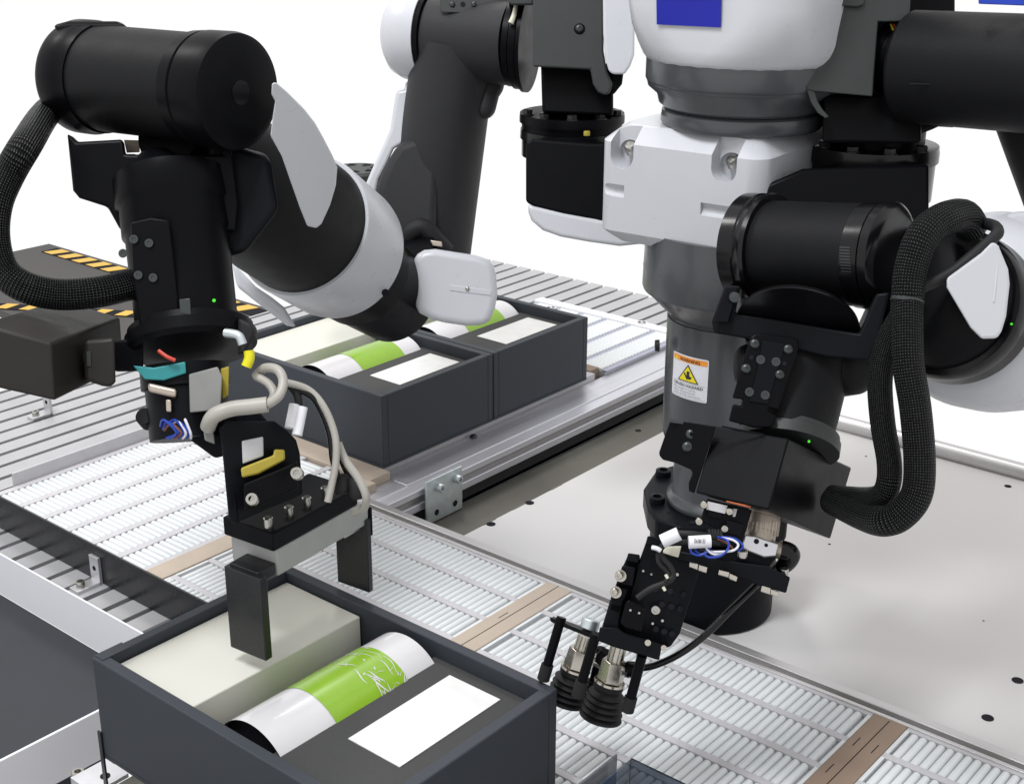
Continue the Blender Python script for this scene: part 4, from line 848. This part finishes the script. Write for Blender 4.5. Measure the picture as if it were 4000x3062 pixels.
MB().slab([(484, 547), (545, 549), (546, 596), (495, 598)], 1.18, .004).build('inner_label', 'wood', la)
MB().slab([(572, 547), (665, 549), (660, 590), (585, 588)], 1.19, .004).build('inner_cap', 'zinc', la)
joint_cyl('wrist_dome', D(610, 620, 1.15), D(625, 720, 1.14), [(0, .016), (.3, .022), (.7, .030), (1, .036)], 'black_satin', la, 48)
wl = joint_cyl('wrist_link', D(668, 700, 1.145), D(735, 1310, 1.115), [(0, .048), (.18, .048), (.2, .045), (.36, .045), (.38, .0425), (.95, .0415), (1, .040)], 'black_satin', la, 80, 50)
MB().slab([(510, 870), (590, 850), (660, 860), (700, 1210), (690, 1290), (545, 1270), (520, 1080)], 1.075, .02).build('bracket_plate', 'black_satin', la, bevel=.0015)
for px_, py_ in ((523, 935), (582, 950), (540, 1075), (598, 1085), (480, 990)): screw(la, 'flat', D(px_, py_, 1.0735), -fw, .0036, 'dark_screw')
MB().slab([(700, 1170), (742, 1165), (748, 1260), (706, 1262)], 1.07, .003).build('side_strip', 'dark_screw', la, bevel=.0005)
MB().lathe(D(836, 1174, 1.068), -fw, [(0, .0014), (.001, .001)], 14).build('indicator_light', 'led_green', la)
joint_cyl('tool_ring', D(745, 1285, 1.12), D(752, 1372, 1.115), [(0, .051), (.3, .0515), (.31, .0535), (.8, .053), (1, .049)], 'black_satin', la, 80)
MB().slab([(930, 1240), (985, 1265), (1000, 1300), (960, 1380), (930, 1390)], 1.085, .03).build('ring_clamp', 'black_rubber', la, bevel=.003)
MB().tube([D(880, 1300, 1.07), D(930, 1310, 1.066), D(948, 1345, 1.066)], .0036, 12, 6).build('clamp_lever', 'zinc', la)
MB().tube([D(972, 1370, 1.07), D(974, 1400, 1.07), D(962, 1432, 1.07)], .0042, 12, 6).build('yellow_plug', 'yellow_tube', la)
# brown black cover box on the left
bA, bB, bC, bD = D(-80, 1262, .985), D(200, 1342, 1.0), D(216, 1566, 1.0), D(-80, 1500, .985)
offb = D(470, 1240, 1.16)-bB
bx_ = hexa([bA, bB, bC, bD, bA+offb, bB+offb, bC+offb, bD+offb], 'brown_cover', 'sensor_cover', la, .002)
MB().slab([(330, 1330), (448, 1318), (452, 1490), (436, 1513), (400, 1508), (330, 1485)], 1.05, .02).build('cover_flange', 'brown_cover', la, bevel=.003)
for a in (338, 346): MB().slab([(a, 1372), (a+8, 1372), (a+10, 1430), (a+2, 1430)], 1.049, .001).build('cover_slot', 'dark_screw', la)
hose('braided_hose', [D(250, 400, 1.27), D(180, 445, 1.2), D(105, 560, 1.08), D(35, 680, 1.07), D(-15, 800, 1.06), D(-25, 930, 1.06), D(8, 1050, 1.06), D(90, 1118, 1.06), D(220, 1150, 1.07), D(380, 1142, 1.08), D(520, 1110, 1.10)], .0125, 'braid', la)
MB().slab([(440, 1330), (560, 1320), (560, 1450), (448, 1452)], 1.09, .02).build('cover_arm', 'black_satin', la, bevel=.002)
# tool column under the flange
MB().slab([(520, 1428), (600, 1436), (660, 1425), (724, 1412), (728, 1458), (640, 1486), (565, 1482)], 1.075, .012).build('teal_strip', 'teal', la, bevel=.001)
MB().tube([D(620, 1370, 1.072), D(650, 1392, 1.07), D(685, 1408, 1.07)], .0016, 8, 5).build('red_wire', 'red_bit', la)
gt = joint_cyl('finger_gripper', D(720, 1430, 1.115), D(742, 1715, 1.11), [(0, .036), (.3, .036), (.32, .033), (1, .032)], 'black_anodised', rb, 64)
MB().slab([(738, 1462), (850, 1432), (868, 1470), (862, 1600), (742, 1612)], 1.072, .014).build('value_plate', 'dull_grey', gt, bevel=.001)
MB().slab([(578, 1495), (690, 1520), (688, 1555), (580, 1530)], 1.075, .012).build('clamp_block', 'tan_metal', gt, bevel=.002)
MB().slab([(648, 1560), (668, 1562), (670, 1610), (650, 1608)], 1.073, .006).build('clamp_pin', 'tan_metal', gt, bevel=.001)
MB().slab([(862, 1440), (895, 1430), (892, 1545), (868, 1560)], 1.085, .012).build('clamp_pin', 'yellow_part', gt, bevel=.001)
joint_cyl('air_fitting', D(585, 1640, 1.11), D(560, 1625, 1.10), [(0, .009), (1, .007)], 'black_rubber', gt, 24)
for k in range(7):
    a = k*.9; loop = [D(610+k*18+18*cos(a), 1665+16*sin(a), 1.068), D(640+k*14, 1640+8*(k % 3), 1.062), D(690+k*9, 1690-6*(k % 2), 1.062), D(650+k*16, 1712, 1.066)]
    MB().tube(loop, .0011, 6, 6).build('thin_wire', ('wire_blue', 'wire_blue', 'wire_brown', 'wire_blue', 'wire_white', 'wire_blue', 'wire_white')[k], gt)
MB().slab([(752, 1612), (980, 1570), (1050, 1650), (960, 1760), (840, 1790), (745, 1720)], 1.10, .03).build('neck_bracket', 'black_anodised', gt, bevel=.002)
# gripper body: upright plate and cross bar, built along the line between the two fingers
UZ = Vector((0, 0, 1))
f1 = Vector((-.806, .620, 0)); f2 = Vector((-.821, .757, 0)); gx = (f2-f1).normalized(); gy = Vector((gx.y, -gx.x, 0))   # gy points to +x (towards camera right)
GR = Matrix((gx, gy, UZ)).transposed()
def G(px_, py_, z): return Z(px_, py_, z)
zb_ = .185
k0 = Z(953, 2100, zb_+.012); k1 = Z(1130, 2238, zb_); k2 = Z(1400, 2030, zb_)
def gl(p): q = Vector((p.x, p.y, 0))-f1; return q.dot(gx), q.dot(gy)
def gbox(u0, u1, w0, w1, z0, z1, name, m, bevel=.001):
    c_ = f1+gx*((u0+u1)/2)+gy*((w0+w1)/2); c_.z = (z0+z1)/2
    return MB().box(c_, (abs(u1-u0)/2, abs(w1-w0)/2, (z1-z0)/2), GR).build(name, m, gt, bevel=bevel)
uu = gl(k1)[0]; ww = gl(k1)[1]
gbox(.018, .136, -.030, .022, .172, .196, 'jaw_rail', 'jaw_grey', .0012)
gbox(-.003, .0178, -.012, .020, .173, .184, 'jaw_slider', 'guard_black')
gbox(.110, .134, -.010, .016, .166, .1718, 'jaw_slider', 'aluminium')
gbox(.014, .122, -.034, .0225, .1962, .213, 'gripper_bar', 'black_anodised', .0015)
for u in (.021, .046, .068, .092):
    c_ = f1+gx*u+gy*.012; c_.z = .213; MB().lathe(c_, (0, 0, 1), [(0, .0040), (.0085, .0040), (.0095, .0032)], 24).build('socket_screw', 'steel', gt)
gbox(-.0072, .0008, -.0142, .0265, .105, .182, 'gripper_finger', 'guard_black', .0008)
gbox(.130, .136, -.0130, .0245, .105, .1778, 'gripper_finger', 'guard_black', .0008)
gbox(.1365, .1385, -.0132, .0247, .1600, .188, 'finger_mount', 'black_anodised')
MB().slab([(854, 1671), (880, 1645), (1071, 1643), (1121, 1680), (1157, 1718), (1171, 1768), (1184, 1929), (1130, 1955), (1040, 1990), (915, 2045), (893, 2018), (871, 1761)], 1.085, .03, tilt=(.12, 0)).build('gripper_back', 'black_anodised', gt, bevel=.0015)
MB().slab([(862, 1700), (900, 1695), (935, 2050), (893, 2020)], 1.072, .02).build('gripper_side', 'black_satin', gt, bevel=.0015)
MB().slab([(944, 1722), (1028, 1705), (1030, 1782), (948, 1812)], 1.078, .004, tilt=(.1, 0)).build('valve_body', 'lane_pan', gt, bevel=.001)
MB().slab([(940, 1828), (1068, 1778), (1070, 1755), (1112, 1756), (1114, 1796), (1010, 1852), (945, 1866)], 1.074, .008, tilt=(.1, 0)).build('yellow_bar', 'yellow_part', gt, bevel=.0015)
MB().slab([(952, 1890), (1120, 1820), (1160, 1800), (1165, 1905), (1050, 1960), (955, 2000)], 1.072, .012, tilt=(.1, 0)).build('gripper_front', 'black_satin', gt, bevel=.0015)
for px_, py_ in ((989, 1952), (1163, 1852)): screw(gt, 'socket', D(px_, py_, 1.066), -fw-dn*.2, .0052, 'steel')
def beige(pts, r, name='beige_tube', m='cable_beige'): MB().tube([D(x, y, z) for x, y, z in pts], r, 14, 8).build(name, m, gt)
beige([(812, 1668, 1.07), (835, 1625, 1.06), (900, 1598, 1.06), (980, 1588, 1.06), (1045, 1580, 1.06)], .0062)
beige([(1045, 1580, 1.06), (1090, 1545, 1.06), (1106, 1490, 1.065), (1085, 1445, 1.07), (1035, 1438, 1.08), (1000, 1470, 1.09)], .0038)
beige([(1000, 1470, 1.08), (1050, 1500, 1.075), (1070, 1540, 1.07), (1050, 1580, 1.07)], .0034)
beige([(1100, 1490, 1.09), (1200, 1520, 1.1), (1265, 1590, 1.1), (1308, 1700, 1.1), (1312, 1800, 1.1), (1296, 1890, 1.1), (1280, 1960, 1.1)], .0030)
beige([(1320, 1730, 1.11), (1350, 1800, 1.11), (1400, 1870, 1.11), (1430, 1940, 1.11), (1420, 1985, 1.12), (1380, 2000, 1.13)], .0034)
beige([(1160, 1520, 1.1), (1230, 1560, 1.1), (1285, 1680, 1.105), (1300, 1790, 1.105), (1318, 1860, 1.105)], .0028, 'black_cable', 'black_gloss')
beige([(1130, 1500, 1.1), (1160, 1540, 1.1), (1168, 1590, 1.1)], .0034, 'black_cable', 'black_rubber')
beige([(1322, 1760, 1.12), (1345, 1820, 1.12), (1370, 1870, 1.12)], .0028, 'black_cable', 'black_gloss')
for a, b_ in (((1150, 1580), (1132, 1672)), ((1182, 1590), (1160, 1700))): joint_cyl('cable_tag', D(*a, 1.085), D(*b_, 1.08), [(0, .0042), (1, .0042)], 'tag_white', gt, 20)
for a, b_ in (((1332, 1850), (1334, 1930)), ((1384, 1862), (1402, 1950))): joint_cyl('sensor_plug', D(*a, 1.115), D(*b_, 1.115), [(0, .0045), (.2, .0068), (.75, .0072), (1, .0045)], 'black_rubber', gt, 24)
MB().slab([(790, 1650), (835, 1690), (840, 1735), (800, 1720)], 1.075, .01).build('grey_clip', 'dull_grey', gt, bevel=.001)
#ROBOT-END
